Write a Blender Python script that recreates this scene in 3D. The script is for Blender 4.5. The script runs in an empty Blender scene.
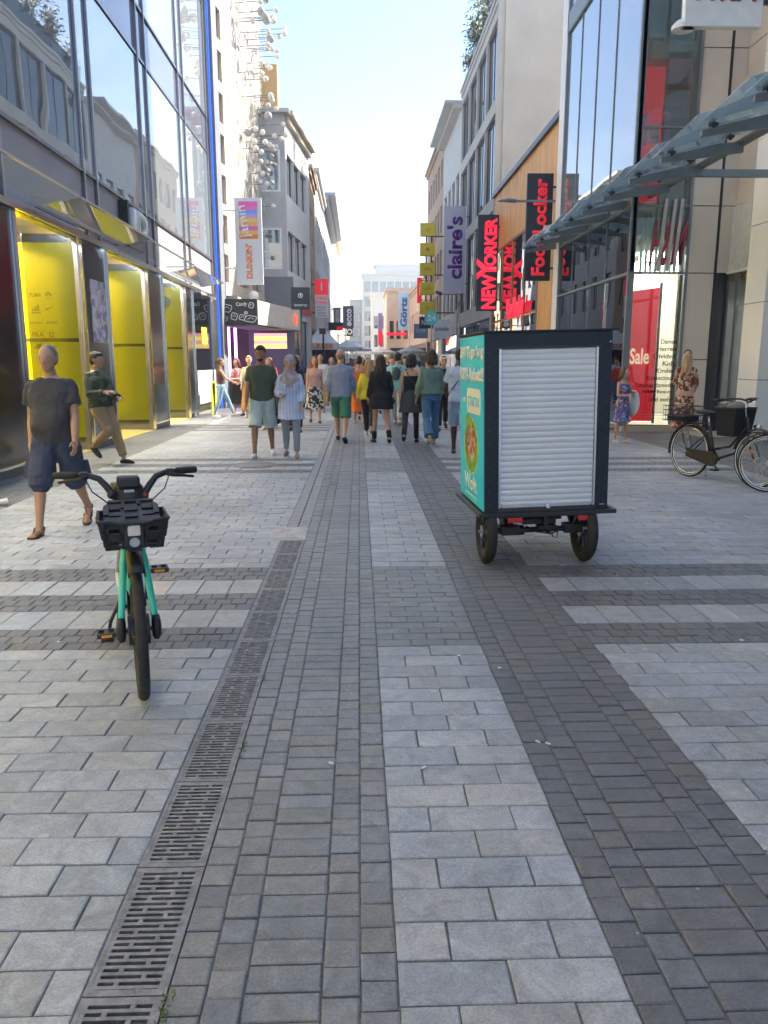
import bpy, bmesh, math, random
from mathutils import Matrix, Vector
random.seed(7)
R=math.radians
sc=bpy.context.scene
COL=sc.collection
# ---------------- camera, world, sun, exposure ----------------
CAMH=1.55
PITCH=R(11.037); YAW=R(1.828)
cd=bpy.data.cameras.new('camera'); cam=bpy.data.objects.new('camera',cd); COL.objects.link(cam)
cam.location=(0,0,CAMH); cam.rotation_euler=(R(90)-PITCH,0,-YAW)
cd.sensor_fit='VERTICAL'; cd.sensor_height=36; cd.lens=36*769/1024; cd.clip_start=.05; cd.clip_end=3000
sc.camera=cam
SUN_AZ=R(66); SUN_EL=R(40)       # azimuth clockwise from +Y
w=bpy.data.worlds.new('World'); sc.world=w; w.use_nodes=True
nt=w.node_tree; N=nt.nodes; L=nt.links
bg=N['Background']; sky=N.new('ShaderNodeTexSky'); sky.sky_type='NISHITA'; sky.sun_disc=False
sky.sun_elevation=SUN_EL; sky.sun_rotation=SUN_AZ; sky.air_density=1.0; sky.dust_density=1.0; sky.ozone_density=2.6
bg.inputs['Strength'].default_value=.1
tc=N.new('ShaderNodeTexCoord'); mp=N.new('ShaderNodeMapping'); mp.inputs['Scale'].default_value=(1.2,1.2,5)
no=N.new('ShaderNodeTexNoise'); no.inputs['Scale'].default_value=2.2; no.inputs['Detail'].default_value=7; no.inputs['Roughness'].default_value=.62
cr=N.new('ShaderNodeValToRGB'); cr.color_ramp.elements[0].position=.5; cr.color_ramp.elements[1].position=.75
cr.color_ramp.elements[0].color=(0,0,0,1); cr.color_ramp.elements[1].color=(.4,.4,.4,1)
mx=N.new('ShaderNodeMixRGB'); mx.inputs[2].default_value=(6.5,6.7,7.0,1)
L.new(tc.outputs['Generated'],mp.inputs[0]); L.new(mp.outputs[0],no.inputs['Vector']); L.new(no.outputs[0],cr.inputs[0])
L.new(cr.outputs[0],mx.inputs[0]); L.new(sky.outputs[0],mx.inputs[1]); L.new(mx.outputs[0],bg.inputs['Color'])
sl=bpy.data.lights.new('sun','SUN'); sun=bpy.data.objects.new('sun',sl); COL.objects.link(sun)
sl.energy=4.4; sl.angle=R(.5); sl.color=(1,.93,.82)
sd=Vector((math.sin(SUN_AZ)*math.cos(SUN_EL),math.cos(SUN_AZ)*math.cos(SUN_EL),math.sin(SUN_EL)))
sun.rotation_euler=sd.to_track_quat('Z','Y').to_euler(); sun.location=(30,20,60)
vs=sc.view_settings; vs.view_transform='Standard'; vs.look='None'; vs.gamma=1; vs.exposure=2.02
try: vs.use_curve_mapping=False
except Exception: pass

# ---------------- materials ----------------
MT={}
def mat(name,col=(.5,.5,.5),rough=.6,metal=0,noise=None,bump=None,emit=0,vor=None,island=0,coat=0,stripe=None):
    if name in MT: return MT[name]
    m=bpy.data.materials.new(name); m.use_nodes=True; MT[name]=m
    t=m.node_tree; b=t.nodes['Principled BSDF']; n=t.nodes.new; l=t.links.new
    b.inputs['Roughness'].default_value=rough; b.inputs['Metallic'].default_value=metal
    if coat: b.inputs['Coat Weight'].default_value=coat
    c4=lambda c:(c[0],c[1],c[2],1)
    b.inputs['Base Color'].default_value=c4(col)
    cur=None; co=n('ShaderNodeTexCoord')
    def noisetex(sc_,det=5,str_=None):
        x=n('ShaderNodeTexNoise'); x.inputs['Scale'].default_value=sc_; x.inputs['Detail'].default_value=det
        if str_:
            mpp=n('ShaderNodeMapping'); mpp.inputs['Scale'].default_value=str_; l(co.outputs['Object'],mpp.inputs[0]); l(mpp.outputs[0],x.inputs['Vector'])
        else: l(co.outputs['Object'],x.inputs['Vector'])
        return x
    if vor:   # (scale, [colours])
        v=n('ShaderNodeTexVoronoi'); v.inputs['Scale'].default_value=vor[0]; l(co.outputs['Object'],v.inputs['Vector'])
        s=n('ShaderNodeSeparateColor'); l(v.outputs['Color'],s.inputs[0]); r=n('ShaderNodeValToRGB'); r.color_ramp.interpolation='CONSTANT'
        cs=vor[1]
        while len(r.color_ramp.elements)<len(cs): r.color_ramp.elements.new(.5)
        for i,c in enumerate(cs): r.color_ramp.elements[i].position=i/len(cs); r.color_ramp.elements[i].color=c4(c)
        l(s.outputs[0],r.inputs[0]); cur=r.outputs[0]
    if stripe: # (axis scale vec, thresh, colour)
        wv=n('ShaderNodeTexWave'); wv.inputs['Scale'].default_value=stripe[0]; wv.bands_direction=stripe[1]; l(co.outputs['Object'],wv.inputs['Vector'])
        mm=n('ShaderNodeMixRGB'); r=n('ShaderNodeValToRGB'); r.color_ramp.elements[0].position=stripe[2]; r.color_ramp.elements[1].position=stripe[2]+.08
        l(wv.outputs[0],r.inputs[0]); l(r.outputs[0],mm.inputs[0]); mm.inputs[1].default_value=c4(col); mm.inputs[2].default_value=c4(stripe[3])
        cur=mm.outputs[0]
    if noise:
        x=noisetex(noise[0],6,noise[2] if len(noise)>2 else None)
        r=n('ShaderNodeMapRange'); r.inputs['From Min'].default_value=.3; r.inputs['From Max'].default_value=.7
        r.inputs['To Min'].default_value=1-noise[1]; r.inputs['To Max'].default_value=1+noise[1]; l(x.outputs[0],r.inputs[0])
        mm=n('ShaderNodeVectorMath'); mm.operation='SCALE'; l(r.outputs[0],mm.inputs['Scale'])
        if cur is None: mm.inputs[0].default_value=col
        else: l(cur,mm.inputs[0])
        cur=mm.outputs[0]
    if island:
        g=n('ShaderNodeNewGeometry'); r=n('ShaderNodeMapRange'); r.inputs['To Min'].default_value=1-island; r.inputs['To Max'].default_value=1+island
        l(g.outputs['Random Per Island'],r.inputs[0]); mm=n('ShaderNodeVectorMath'); mm.operation='SCALE'; l(r.outputs[0],mm.inputs['Scale'])
        if cur is None: mm.inputs[0].default_value=col
        else: l(cur,mm.inputs[0])
        cur=mm.outputs[0]
    if cur is not None: l(cur,b.inputs['Base Color'])
    if bump:
        x=noisetex(bump[0],8,bump[2] if len(bump)>2 else None); bb=n('ShaderNodeBump'); bb.inputs['Strength'].default_value=bump[1]; bb.inputs['Distance'].default_value=.02
        l(x.outputs[0],bb.inputs['Height']); l(bb.outputs[0],b.inputs['Normal'])
    if emit:
        b.inputs['Emission Strength'].default_value=emit
        if cur is not None: l(cur,b.inputs['Emission Color'])
        else: b.inputs['Emission Color'].default_value=c4(col)
    return m
def glass(name,tint=(.8,.85,.85),ior=1.7,add=.06,rough=0.0,wave=0):
    if name in MT: return MT[name]
    m=bpy.data.materials.new(name); m.use_nodes=True; MT[name]=m
    t=m.node_tree; t.nodes.remove(t.nodes['Principled BSDF']); n=t.nodes.new; l=t.links.new
    o=t.nodes['Material Output']; tr=n('ShaderNodeBsdfTransparent'); tr.inputs[0].default_value=(*tint,1)
    gl=n('ShaderNodeBsdfGlossy'); gl.inputs['Roughness'].default_value=rough; gl.inputs[0].default_value=(.97,.98,1,1)
    fr=n('ShaderNodeFresnel'); fr.inputs[0].default_value=ior; ad=n('ShaderNodeMath'); ad.inputs[1].default_value=add; ad.use_clamp=True
    ms=n('ShaderNodeMixShader'); l(fr.outputs[0],ad.inputs[0]); l(ad.outputs[0],ms.inputs[0]); l(tr.outputs[0],ms.inputs[1]); l(gl.outputs[0],ms.inputs[2]); l(ms.outputs[0],o.inputs[0])
    if wave:
        x=n('ShaderNodeTexNoise'); x.inputs['Scale'].default_value=.9; x.inputs['Detail'].default_value=1; co=n('ShaderNodeTexCoord'); l(co.outputs['Object'],x.inputs['Vector'])
        bb=n('ShaderNodeBump'); bb.inputs['Strength'].default_value=wave; bb.inputs['Distance'].default_value=.05; l(x.outputs[0],bb.inputs['Height']); l(bb.outputs[0],gl.inputs['Normal'])
    return m
def veiled_glass(name,tint,veil,fac,ior=1.5,add=.04,wave=0):
    m=glass(name,tint,ior,add,wave=wave); t=m.node_tree; n=t.nodes.new; l=t.links.new
    if name+'_f' in MT: return m
    MT[name+'_f']=m
    o=t.nodes['Material Output']; old=o.inputs[0].links[0].from_socket; tl=n('ShaderNodeBsdfTranslucent'); tl.inputs[0].default_value=(*veil,1); df=n('ShaderNodeBsdfDiffuse'); df.inputs[0].default_value=(*veil,1)
    m1=n('ShaderNodeMixShader'); m1.inputs[0].default_value=.4; l(tl.outputs[0],m1.inputs[1]); l(df.outputs[0],m1.inputs[2]); m2=n('ShaderNodeMixShader'); m2.inputs[0].default_value=fac; l(old,m2.inputs[1]); l(m1.outputs[0],m2.inputs[2]); l(m2.outputs[0],o.inputs[0]); return m
def stone(name,col,isl,warm=0,streak=3.0,spec=.35):
    m=bpy.data.materials.new(name); m.use_nodes=True; MT[name]=m
    t=m.node_tree; b=t.nodes['Principled BSDF']; n=t.nodes.new; l=t.links.new
    co=n('ShaderNodeTexCoord'); g=n('ShaderNodeNewGeometry')
    # every stone samples the noise somewhere else
    ad=n('ShaderNodeVectorMath'); ad.operation='ADD'; sc_=n('ShaderNodeVectorMath'); sc_.operation='SCALE'; sc_.inputs['Scale'].default_value=37
    cmb=n('ShaderNodeCombineXYZ'); 
    for i in range(3): l(g.outputs['Random Per Island'],cmb.inputs[i])
    l(cmb.outputs[0],sc_.inputs[0]); l(co.outputs['Object'],ad.inputs[0]); l(sc_.outputs[0],ad.inputs[1])
    n1=n('ShaderNodeTexNoise'); n1.inputs['Scale'].default_value=9; n1.inputs['Detail'].default_value=10; n1.inputs['Roughness'].default_value=.75; n1.inputs['Distortion'].default_value=streak*.3; l(ad.outputs[0],n1.inputs['Vector'])
    n2=n('ShaderNodeTexNoise'); n2.inputs['Scale'].default_value=140; n2.inputs['Detail'].default_value=4; l(ad.outputs[0],n2.inputs['Vector'])
    n3=n('ShaderNodeTexNoise'); n3.inputs['Scale'].default_value=.55; n3.inputs['Detail'].default_value=6; l(co.outputs['Object'],n3.inputs['Vector'])
    def rng(src,a,b_,lo=.3,hi=.7):
        r=n('ShaderNodeMapRange'); r.inputs['From Min'].default_value=lo; r.inputs['From Max'].default_value=hi; r.inputs['To Min'].default_value=a; r.inputs['To Max'].default_value=b_; l(src,r.inputs[0]); return r.outputs[0]
    def mul(a,b_):
        x=n('ShaderNodeMath'); x.operation='MULTIPLY'; l(a,x.inputs[0]); l(b_,x.inputs[1]); return x.outputs[0]
    f=mul(mul(rng(n1.outputs[0],.68,1.32),rng(n2.outputs[0],.82,1.18)),mul(rng(n3.outputs[0],.80,1.16),rng(g.outputs['Random Per Island'],1-isl,1+isl,0,1)))
    hue=n('ShaderNodeValToRGB'); e=hue.color_ramp.elements
    e[0].color=(col[0]*.94,col[1]*.97,col[2]*1.04,1); e[1].color=(col[0]*1.03,col[1]*1.0,col[2]*.96,1)
    e2=e.new(.97); e2.color=(col[0]*1.03,col[1],col[2]*.98,1); e[2].position=1; e[2].color=(col[0]*(1.1+warm),col[1]*1.0,col[2]*(.9-warm*.5),1)
    wn=n('ShaderNodeTexWhiteNoise'); wn.noise_dimensions='1D'; l(g.outputs['Random Per Island'],wn.inputs['W']); l(wn.outputs['Value'],hue.inputs[0])
    vm=n('ShaderNodeVectorMath'); vm.operation='SCALE'; l(hue.outputs[0],vm.inputs[0]); l(f,vm.inputs['Scale'])
    # chewing gum spots and pale chips
    vo=n('ShaderNodeTexVoronoi'); vo.inputs['Scale'].default_value=3.2; l(co.outputs['Object'],vo.inputs['Vector'])
    dis=n('ShaderNodeTexNoise'); dis.inputs['Scale'].default_value=30; l(co.outputs['Object'],dis.inputs['Vector'])
    sp=n('ShaderNodeMath'); sp.operation='MULTIPLY_ADD'; l(dis.outputs[0],sp.inputs[0]); sp.inputs[1].default_value=.05; l(vo.outputs['Distance'],sp.inputs[2])
    lt=n('ShaderNodeMath'); lt.operation='LESS_THAN'; lt.inputs[1].default_value=.078; l(sp.outputs[0],lt.inputs[0])
    vo2=n('ShaderNodeTexVoronoi'); vo2.inputs['Scale'].default_value=17; l(co.outputs['Object'],vo2.inputs['Vector'])
    lt2=n('ShaderNodeMath'); lt2.operation='LESS_THAN'; lt2.inputs[1].default_value=.1; l(vo2.outputs['Distance'],lt2.inputs[0])
    m1=n('ShaderNodeMixRGB'); m1.inputs[2].default_value=(col[0]*1.5+.03,col[1]*1.5+.03,col[2]*1.5+.03,1); x=n('ShaderNodeMath'); x.operation='MULTIPLY'; x.inputs[1].default_value=.5; l(lt.outputs[0],x.inputs[0]); l(x.outputs[0],m1.inputs[0]); l(vm.outputs[0],m1.inputs[1])
    m2=n('ShaderNodeMixRGB'); m2.inputs[2].default_value=(.5,.5,.48,1); x=n('ShaderNodeMath'); x.operation='MULTIPLY'; x.inputs[1].default_value=.45; l(lt2.outputs[0],x.inputs[0])
    x2=n('ShaderNodeMath'); x2.operation='GREATER_THAN'; x2.inputs[1].default_value=.56; l(n3.outputs[0],x2.inputs[0]); x3=n('ShaderNodeMath'); x3.operation='MULTIPLY'; l(x.outputs[0],x3.inputs[0]); l(x2.outputs[0],x3.inputs[1])
    l(x3.outputs[0],m2.inputs[0]); l(m1.outputs[0],m2.inputs[1]); l(m2.outputs[0],b.inputs['Base Color'])
    l(rng(n1.outputs[0],.42,.66),b.inputs['Roughness']); b.inputs['Specular IOR Level'].default_value=spec
    bb=n('ShaderNodeBump'); bb.inputs['Strength'].default_value=.8; bb.inputs['Distance'].default_value=.008; l(n1.outputs[0],bb.inputs['Height']); l(bb.outputs[0],b.inputs['Normal'])
    return m

# ---------------- mesh builder ----------------
class MB:
    def __init__(s,M=None): s.v=[]; s.f=[]; s.mi=[]; s.M=M or Matrix(); s.m=0
    def add(s,vs_,fs,m=None):
        k=len(s.v); s.v+= [tuple(s.M@Vector(p)) for p in vs_]; s.f+=[tuple(i+k for i in f) for f in fs]; s.mi+=[s.m if m is None else m]*len(fs)
    def box(s,x0,x1,y0,y1,z0,z1,m=None):
        s.add([(x0,y0,z0),(x1,y0,z0),(x1,y1,z0),(x0,y1,z0),(x0,y0,z1),(x1,y0,z1),(x1,y1,z1),(x0,y1,z1)],
              [(0,3,2,1),(4,5,6,7),(0,1,5,4),(1,2,6,5),(2,3,7,6),(3,0,4,7)],m)
    def bar(s,a,b,w_,h_,m=None,up=(0,0,1)):
        a=Vector(a); b=Vector(b); d=(b-a).normalized(); upv=Vector(up)
        if abs(d.dot(upv))>.98: upv=Vector((0,1,0))
        r=d.cross(upv).normalized()*w_/2; u=r.cross(d).normalized()*h_/2
        s.add([a-r-u,a+r-u,a+r+u,a-r+u,b-r-u,b+r-u,b+r+u,b-r+u],[(0,1,2,3),(7,6,5,4),(0,4,5,1),(1,5,6,2),(2,6,7,3),(3,7,4,0)],m)
    def quad(s,a,b,c,d,m=None): s.add([a,b,c,d],[(0,1,2,3)],m)
    def rings(s,rs,m=None,cap=True,closed=False):
        n=len(rs[0]); vs_=[p for r in rs for p in r]; fs=[]
        K=len(rs)
        for i in range(K if closed else K-1):
            j=(i+1)%K
            for k in range(n): fs.append((i*n+k,i*n+(k+1)%n,j*n+(k+1)%n,j*n+k))
        if cap and not closed: fs.append(tuple(range(n))[::-1]); fs.append(tuple((K-1)*n+k for k in range(n)))
        s.add(vs_,fs,m)
    def tube(s,pts,r,n=10,m=None,cap=True,closed=False,flat=1):
        pts=[Vector(p) for p in pts]; rs=[]; K=len(pts)
        rr=r if isinstance(r,(list,tuple)) else [r]*K
        pu=None
        for i,p in enumerate(pts):
            if closed: d=(pts[(i+1)%K]-pts[i-1])
            else: d=(pts[min(i+1,K-1)]-pts[max(i-1,0)])
            d.normalize()
            if pu is None:
                up=Vector((0,0,1)) if abs(d.z)<.9 else Vector((0,1,0))
            else: up=pu
            r_=d.cross(up).normalized(); u=r_.cross(d).normalized(); pu=u
            rs.append([p+r_*math.cos(2*math.pi*k/n)*rr[i]+u*math.sin(2*math.pi*k/n)*rr[i]*flat for k in range(n)])
        s.rings(rs,m,cap,closed)
    def cyl(s,a,b,r,n=16,m=None,r2=None): s.tube([a,b],[r,r if r2 is None else r2],n,m)
    def torus(s,c,ax,R_,r,n=40,k=10,m=None,flat=1):
        c=Vector(c); ax=Vector(ax).normalized(); u=ax.orthogonal().normalized(); v=ax.cross(u); rs=[]
        for i in range(n):
            t=2*math.pi*i/n; d=u*math.cos(t)+v*math.sin(t)
            rs.append([c+d*(R_+r*math.cos(2*math.pi*j/k)*flat)+ax*r*math.sin(2*math.pi*j/k) for j in range(k)])
        s.rings(rs,m,closed=True)
    def ell(s,c,r,n=12,k=8,m=None,rot=None):
        c=Vector(c); rs=[]
        if isinstance(r,(int,float)): r=(r,r,r)
        for i in range(1,k):
            a=math.pi*i/k
            ring=[]
            for j in range(n):
                t=2*math.pi*j/n; p=Vector((r[0]*math.sin(a)*math.cos(t),r[1]*math.sin(a)*math.sin(t),-r[2]*math.cos(a)))
                if rot: p=rot@p
                ring.append(c+p)
            rs.append(ring)
        b=Vector((0,0,-r[2])); t_=Vector((0,0,r[2]))
        if rot: b=rot@b; t_=rot@t_
        vs_=[p for q in rs for p in q]+[c+b,c+t_]; fs=[]; K=len(rs)
        for i in range(K-1):
            for j in range(n): fs.append((i*n+j,i*n+(j+1)%n,(i+1)*n+(j+1)%n,(i+1)*n+j))
        for j in range(n): fs.append((K*n,(j+1)%n,j)); fs.append((K*n+1,(K-1)*n+j,(K-1)*n+(j+1)%n))
        s.add(vs_,fs,m)
    def prism(s,poly,a,b,m=None):   # poly in (x,z) extruded y a..b
        n=len(poly); s.add([(p[0],a,p[1]) for p in poly]+[(p[0],b,p[1]) for p in poly],[tuple(range(n))[::-1],tuple(range(n,2*n))]+[(i,(i+1)%n,(i+1)%n+n,i+n) for i in range(n)],m)
    def disc(s,c,ax,r,n=24,m=None,r2=None):
        c=Vector(c); ax=Vector(ax).normalized(); u=ax.orthogonal().normalized(); v=ax.cross(u)
        s.add([c+u*r*math.cos(2*math.pi*i/n)+v*r*math.sin(2*math.pi*i/n) for i in range(n)],[tuple(range(n))],m)
    def mesh(s,name,mats):
        me=bpy.data.meshes.new(name); me.from_pydata(s.v,[],s.f)
        if not isinstance(mats,(list,tuple)): mats=[mats]
        for m in mats: me.materials.append(m)
        if max(s.mi,default=0)>0: me.polygons.foreach_set('material_index',s.mi)
        bm=bmesh.new(); bm.from_mesh(me); bmesh.ops.recalc_face_normals(bm,faces=bm.faces); bm.to_mesh(me); bm.free()
        return me
    def build(s,name,mats,parent=None,world=False,smooth=False,bevel=0,seg=2):
        o=bpy.data.objects.new(name,s.mesh(name,mats)); COL.objects.link(o)
        if parent is not None:
            o.parent=parent
            if world: o.matrix_parent_inverse=root_m(parent).inverted()
        if smooth:
            o.data.polygons.foreach_set('use_smooth',[True]*len(o.data.polygons))
            if smooth!='all':
                try: o.data.set_sharp_from_angle(angle=R(38))
                except Exception: pass
        if bevel:
            b=o.modifiers.new('bevel','BEVEL'); b.width=bevel; b.segments=seg; b.limit_method='ANGLE'; b.angle_limit=R(40); b.harden_normals=False
        return o
def root_m(o):
    m=o.matrix_basis.copy()
    if o.parent: m=root_m(o.parent)@o.matrix_parent_inverse@m
    return m
def tag(o,label,cat,group=None,kind=None):
    if label: o['label']=label
    if cat: o['category']=cat
    if group: o['group']=group
    if kind: o['kind']=kind
    return o
def struct(o): o['kind']='structure'; return o
def thing(name,label,cat,loc=(0,0,0),rz=0,group=None):
    o=bpy.data.objects.new(name,None); COL.objects.link(o); o.empty_display_size=.2
    o.location=loc; o.rotation_euler=(0,0,rz); return tag(o,label,cat,group)
def kids(o): return list(KID.get(o.name,[])) or [c for c in bpy.data.objects if c.parent==o]
KID={}
def dup(o,loc=None,rz=None,label=None,parent=None):
    c=o.copy(); COL.objects.link(c)
    if loc is not None: c.location=loc
    if rz is not None: c.rotation_euler=(0,0,rz)
    if label: c['label']=label
    if parent is not None: c.parent=parent
    for k in [x for x in bpy.data.objects if x.parent==o]: dup(k,parent=c)
    return c
FONT_CACHE={}
def text(s,width,height,m,parent,o,right,up,depth=.01,name='lettering',bold=.0,world=True,fit=True,sub=1):
    """text whose lower-left corner is at o, reading along right"""
    key=(s,bold,depth)
    cu=bpy.data.curves.new('t','FONT'); cu.body=s; cu.offset=bold; cu.extrude=0; cu.resolution_u=3
    ob=bpy.data.objects.new('t',cu); me=bpy.data.meshes.new_from_object(ob)
    bpy.data.objects.remove(ob); bpy.data.curves.remove(cu)
    xs=[v.co.x for v in me.vertices]; ys=[v.co.y for v in me.vertices]
    x0,x1,y0,y1=min(xs),max(xs),min(ys),max(ys)
    sx=width/(x1-x0) if width else None; sy=height/(y1-y0) if height else None
    if sx is None: sx=sy
    if sy is None: sy=sx
    r=Vector(right).normalized(); u=Vector(up).normalized(); nrm=r.cross(u); o=Vector(o)
    bm=bmesh.new(); bm.from_mesh(me)
    ex=bmesh.ops.extrude_face_region(bm,geom=list(bm.faces)[:]); nv=[g for g in ex['geom'] if isinstance(g,bmesh.types.BMVert)]
    nvs=set(nv)
    for v in bm.verts:
        z=depth if v in nvs else 0
        v.co=o+r*(v.co.x-x0)*sx+u*(v.co.y-y0)*sy+nrm*z
    bmesh.ops.recalc_face_normals(bm,faces=bm.faces); bm.to_mesh(me); bm.free()
    me.materials.clear(); me.materials.append(m)
    me.name=name
    t=bpy.data.objects.new(name,me); COL.objects.link(t); t.parent=parent
    if parent is not None and world: t.matrix_parent_inverse=root_m(parent).inverted()
    return t
# ---------------- shared materials ----------------
M_slab=stone('light_granite_slab',(.315,.33,.34),.12,warm=.06)
M_pav=stone('grey_concrete_paver',(.192,.2,.204),.10)
M_dpav=stone('dark_concrete_paver',(.14,.144,.147),.09)
M_joint=mat('joint_sand',(.12,.12,.115),.95,noise=(40,.4))
M_far=mat('far_paving',(.3,.3,.31),.7,noise=(1.5,.15),bump=(30,.2))
M_iron=mat('cast_iron',(.2,.2,.205),.55,.5,noise=(20,.35),bump=(120,.35))
M_black=mat('black_void',(.01,.01,.01),.9)
M_plast=mat('black_plastic',(.018,.018,.02),.42,noise=(60,.2),bump=(400,.08))
M_rub=mat('tyre_rubber',(.022,.022,.023),.75,noise=(30,.3))
M_teal=mat('teal_paint',(.04,.6,.47),.3,coat=.5)
M_steel=mat('brushed_steel',(.55,.55,.56),.32,1,noise=(30,.1))
M_chrome=mat('chrome',(.75,.76,.78),.12,1)
M_bronze=mat('bronze_frame',(.26,.24,.25),.25,.8,noise=(3,.15))
M_spand=mat('grey_spandrel_panel',(.34,.33,.36),.65,0,noise=(2,.06))
M_white=mat('white_paint',(.75,.75,.74),.5,noise=(6,.06))
M_dk=mat('dark_grey_metal',(.045,.05,.06),.4,.3)
M_gdk=mat('canopy_metal',(.2,.225,.245),.45,.4,noise=(4,.1))
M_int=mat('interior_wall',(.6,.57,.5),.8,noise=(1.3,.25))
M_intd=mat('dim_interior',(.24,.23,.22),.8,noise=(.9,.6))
M_win=glass('window_glass',(.55,.6,.62),1.9,.16,wave=.05)
M_winL=None
M_shop=glass('clear_shop_glass',(.88,.92,.9),1.5,.03)
M_canop=veiled_glass('canopy_glass',(.8,.9,.92),(.55,.72,.78),.3)
M_canop2=veiled_glass('roof_glass',(.85,.93,.95),(.55,.66,.69),.2)
M_winL=veiled_glass('coated_shop_glass',(.62,.68,.7),(.66,.72,.77),.25,2.0,.34,.05)  # pale veil mixed in to imitate bright washed-out reflections
M_yel=mat('yellow_panel',(.9,.68,.004),.45,noise=(2,.05))
M_lamp=mat('lamp_lens',(1,.93,.8),.5,emit=9)
M_lampw=mat('shop_light',(1,.97,.9),.5,emit=10)

# ---------------- ground and paving ----------------
g=MB(); g.quad((-250,-200,-.05),(250,-200,-.05),(250,600,-.05),(-250,600,-.05)); struct(g.build('ground',M_far))
YN=-4.0; YE=34.0
def stones(mb,x0,x1,y0,y1,along,L_,W_,phase=0,gap=.005,vary=.0):
    """rows stacked along the other axis; running bond. along='x' means the courses run across the street"""
    rnd=random.Random(int(x0*97+y0*131+L_*1000))
    def stone_(a0,a1,b0,b1):
        if along=='x': xa,xb,ya,yb=a0,a1,b0,b1
        else: xa,xb,ya,yb=b0,b1,a0,a1
        if xb-xa<.02 or yb-ya<.02: return
        h=gap/2; j=lambda: rnd.uniform(-.0012,.0012)
        z=rnd.uniform(-.0022,.0022); tx=rnd.uniform(-.008,.008); ty=rnd.uniform(-.008,.008)
        xa+=h+j(); xb-=h+j(); ya+=h+j(); yb-=h+j(); c=.0035
        c=.0055 if W_<.13 else .004
        if rnd.random()<.07: c+=.005
        cx,cy=(xa+xb)/2,(ya+yb)/2
        T=lambda x,y,zz:(x,y,zz+z+(x-cx)*tx+(y-cy)*ty)
        jj=[(j(),j()) for _ in range(4)]
        co=[(xa,ya),(xb,ya),(xb,yb),(xa,yb)]; ci=[(xa+c,ya+c),(xb-c,ya+c),(xb-c,yb-c),(xa+c,yb-c)]
        vs_=[(p[0]+q[0],p[1]+q[1],-.02) for p,q in zip(co,jj)]+[T(p[0]+q[0],p[1]+q[1],-.003) for p,q in zip(co,jj)]+[T(*p,0) for p in ci]
        fs=[(8,9,10,11)]
        for i in range(4):
            k=(i+1)%4; fs+=[(i,k,4+k,4+i),(4+i,4+k,8+k,8+i)]
        mb.add(vs_,fs)
    A0,A1,B0,B1=(x0,x1,y0,y1) if along=='x' else (y0,y1,x0,x1)
    n=max(1,round((B1-B0)/W_)); w_=(B1-B0)/n
    for i in range(n):
        b0=B0+i*w_; off=(L_*.5 if (i+phase)%2 else 0)+(rnd.uniform(-vary,vary)*L_)
        a=A0-off
        while a<A1-1e-4:
            e=a+L_*(1+rnd.uniform(-vary,vary)*.3)
            stone_(max(a,A0),min(e,A1),b0,b0+w_); a=e
def cols_zone(mb,x0,ws,y0,y1,L_=.1):
    """dark pavers in columns running along the street: wide ones 20 cm, narrow ones 10 cm"""
    x=x0
    for i,w_ in enumerate(ws):
        stones(mb,x,x+w_,y0+ (0.0),y1,'y',L_*(.9 if w_>.15 else .95),w_,phase=i%2); x+=w_
XL0,XD0,XD1,XS0,XS1,XR0=-4.75,-.70,-.49,.09,.67,1.30
PER=6.85
light=MB(); pav=MB(); dark=MB(); joint=MB()
gaps=[(4.05-PER,5.75-PER),(4.05,5.75),(10.9,12.6),(17.75,19.45),(24.6,26.3),(31.45,33.15)]
def side(x0,x1):
    y=YN
    prev=YN
    for a,b in gaps:
        if a>prev: stones(light,x0,x1,prev,a,'x',.29,.145,vary=.06)
        d=(b-a)/5
        for k in range(5):
            aa,bb=a+k*d,a+(k+1)*d
            aa=max(aa,YN)
            if k%2: stones(light,x0,x1,aa,bb,'x',.21,d)
            else: stones(dark,x0,x1,aa,bb,'x',.1,.11,phase=k//2)
        prev=b
    stones(light,x0,x1,prev,YE,'x',.29,.145,vary=.06)
XLi=-3.85
side(XLi,XD0); side(XR0,5.6)
stones(dark,XL0,XLi,YN,YE,'y',.2,.1,vary=.0); stones(dark,5.6,8.6,YN,17.3,'y',.2,.1); stones(dark,5.6,6.1,17.3,YE,'y',.2,.1)
cz=[.097,.097,.193,.097,.097]
cols_zone(pav,XD1,cz,YN,YE)
cols_zone(dark,XS1,[.105,.105,.21,.105,.105],YN,YE)
prev=YN
for a,b in gaps:
    if a>prev: stones(light,XS0,XS1,max(prev,YN),a,'x',.29,.1433,phase=1)
    stones(pav,XS0,XS1,max(a,YN),b,'x',.193,.1); prev=b
stones(light,XS0,XS1,prev,YE,'x',.29,.1433)
for a,b in ((XL0-4,XD0),(XD1,9)): joint.quad((a,YN,-.007),(b,YN,-.007),(b,YE,-.007),(a,YE,-.007))
struct(joint.build('paving_joints',M_joint)); struct(light.build('light_paving',M_slab)); struct(pav.build('grey_paving',M_pav)); struct(dark.build('dark_paving',M_dpav))
# far part of the street, plain sheets with the same stripes
f=MB(); f.box(-12,12,YE,420,-.04,-.002); struct(f.build('far_street',M_far))
f=MB(); f.box(XS0,XS1,YE,180,-.002,.003); f.m=0; struct(f.build('far_light_strip',M_slab))
f=MB(); f.box(XS1,XR0,YE,180,-.002,.002); f.box(XD1,XS0,YE,180,-.002,.002); struct(f.build('far_dark_strip',M_dpav))
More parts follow.
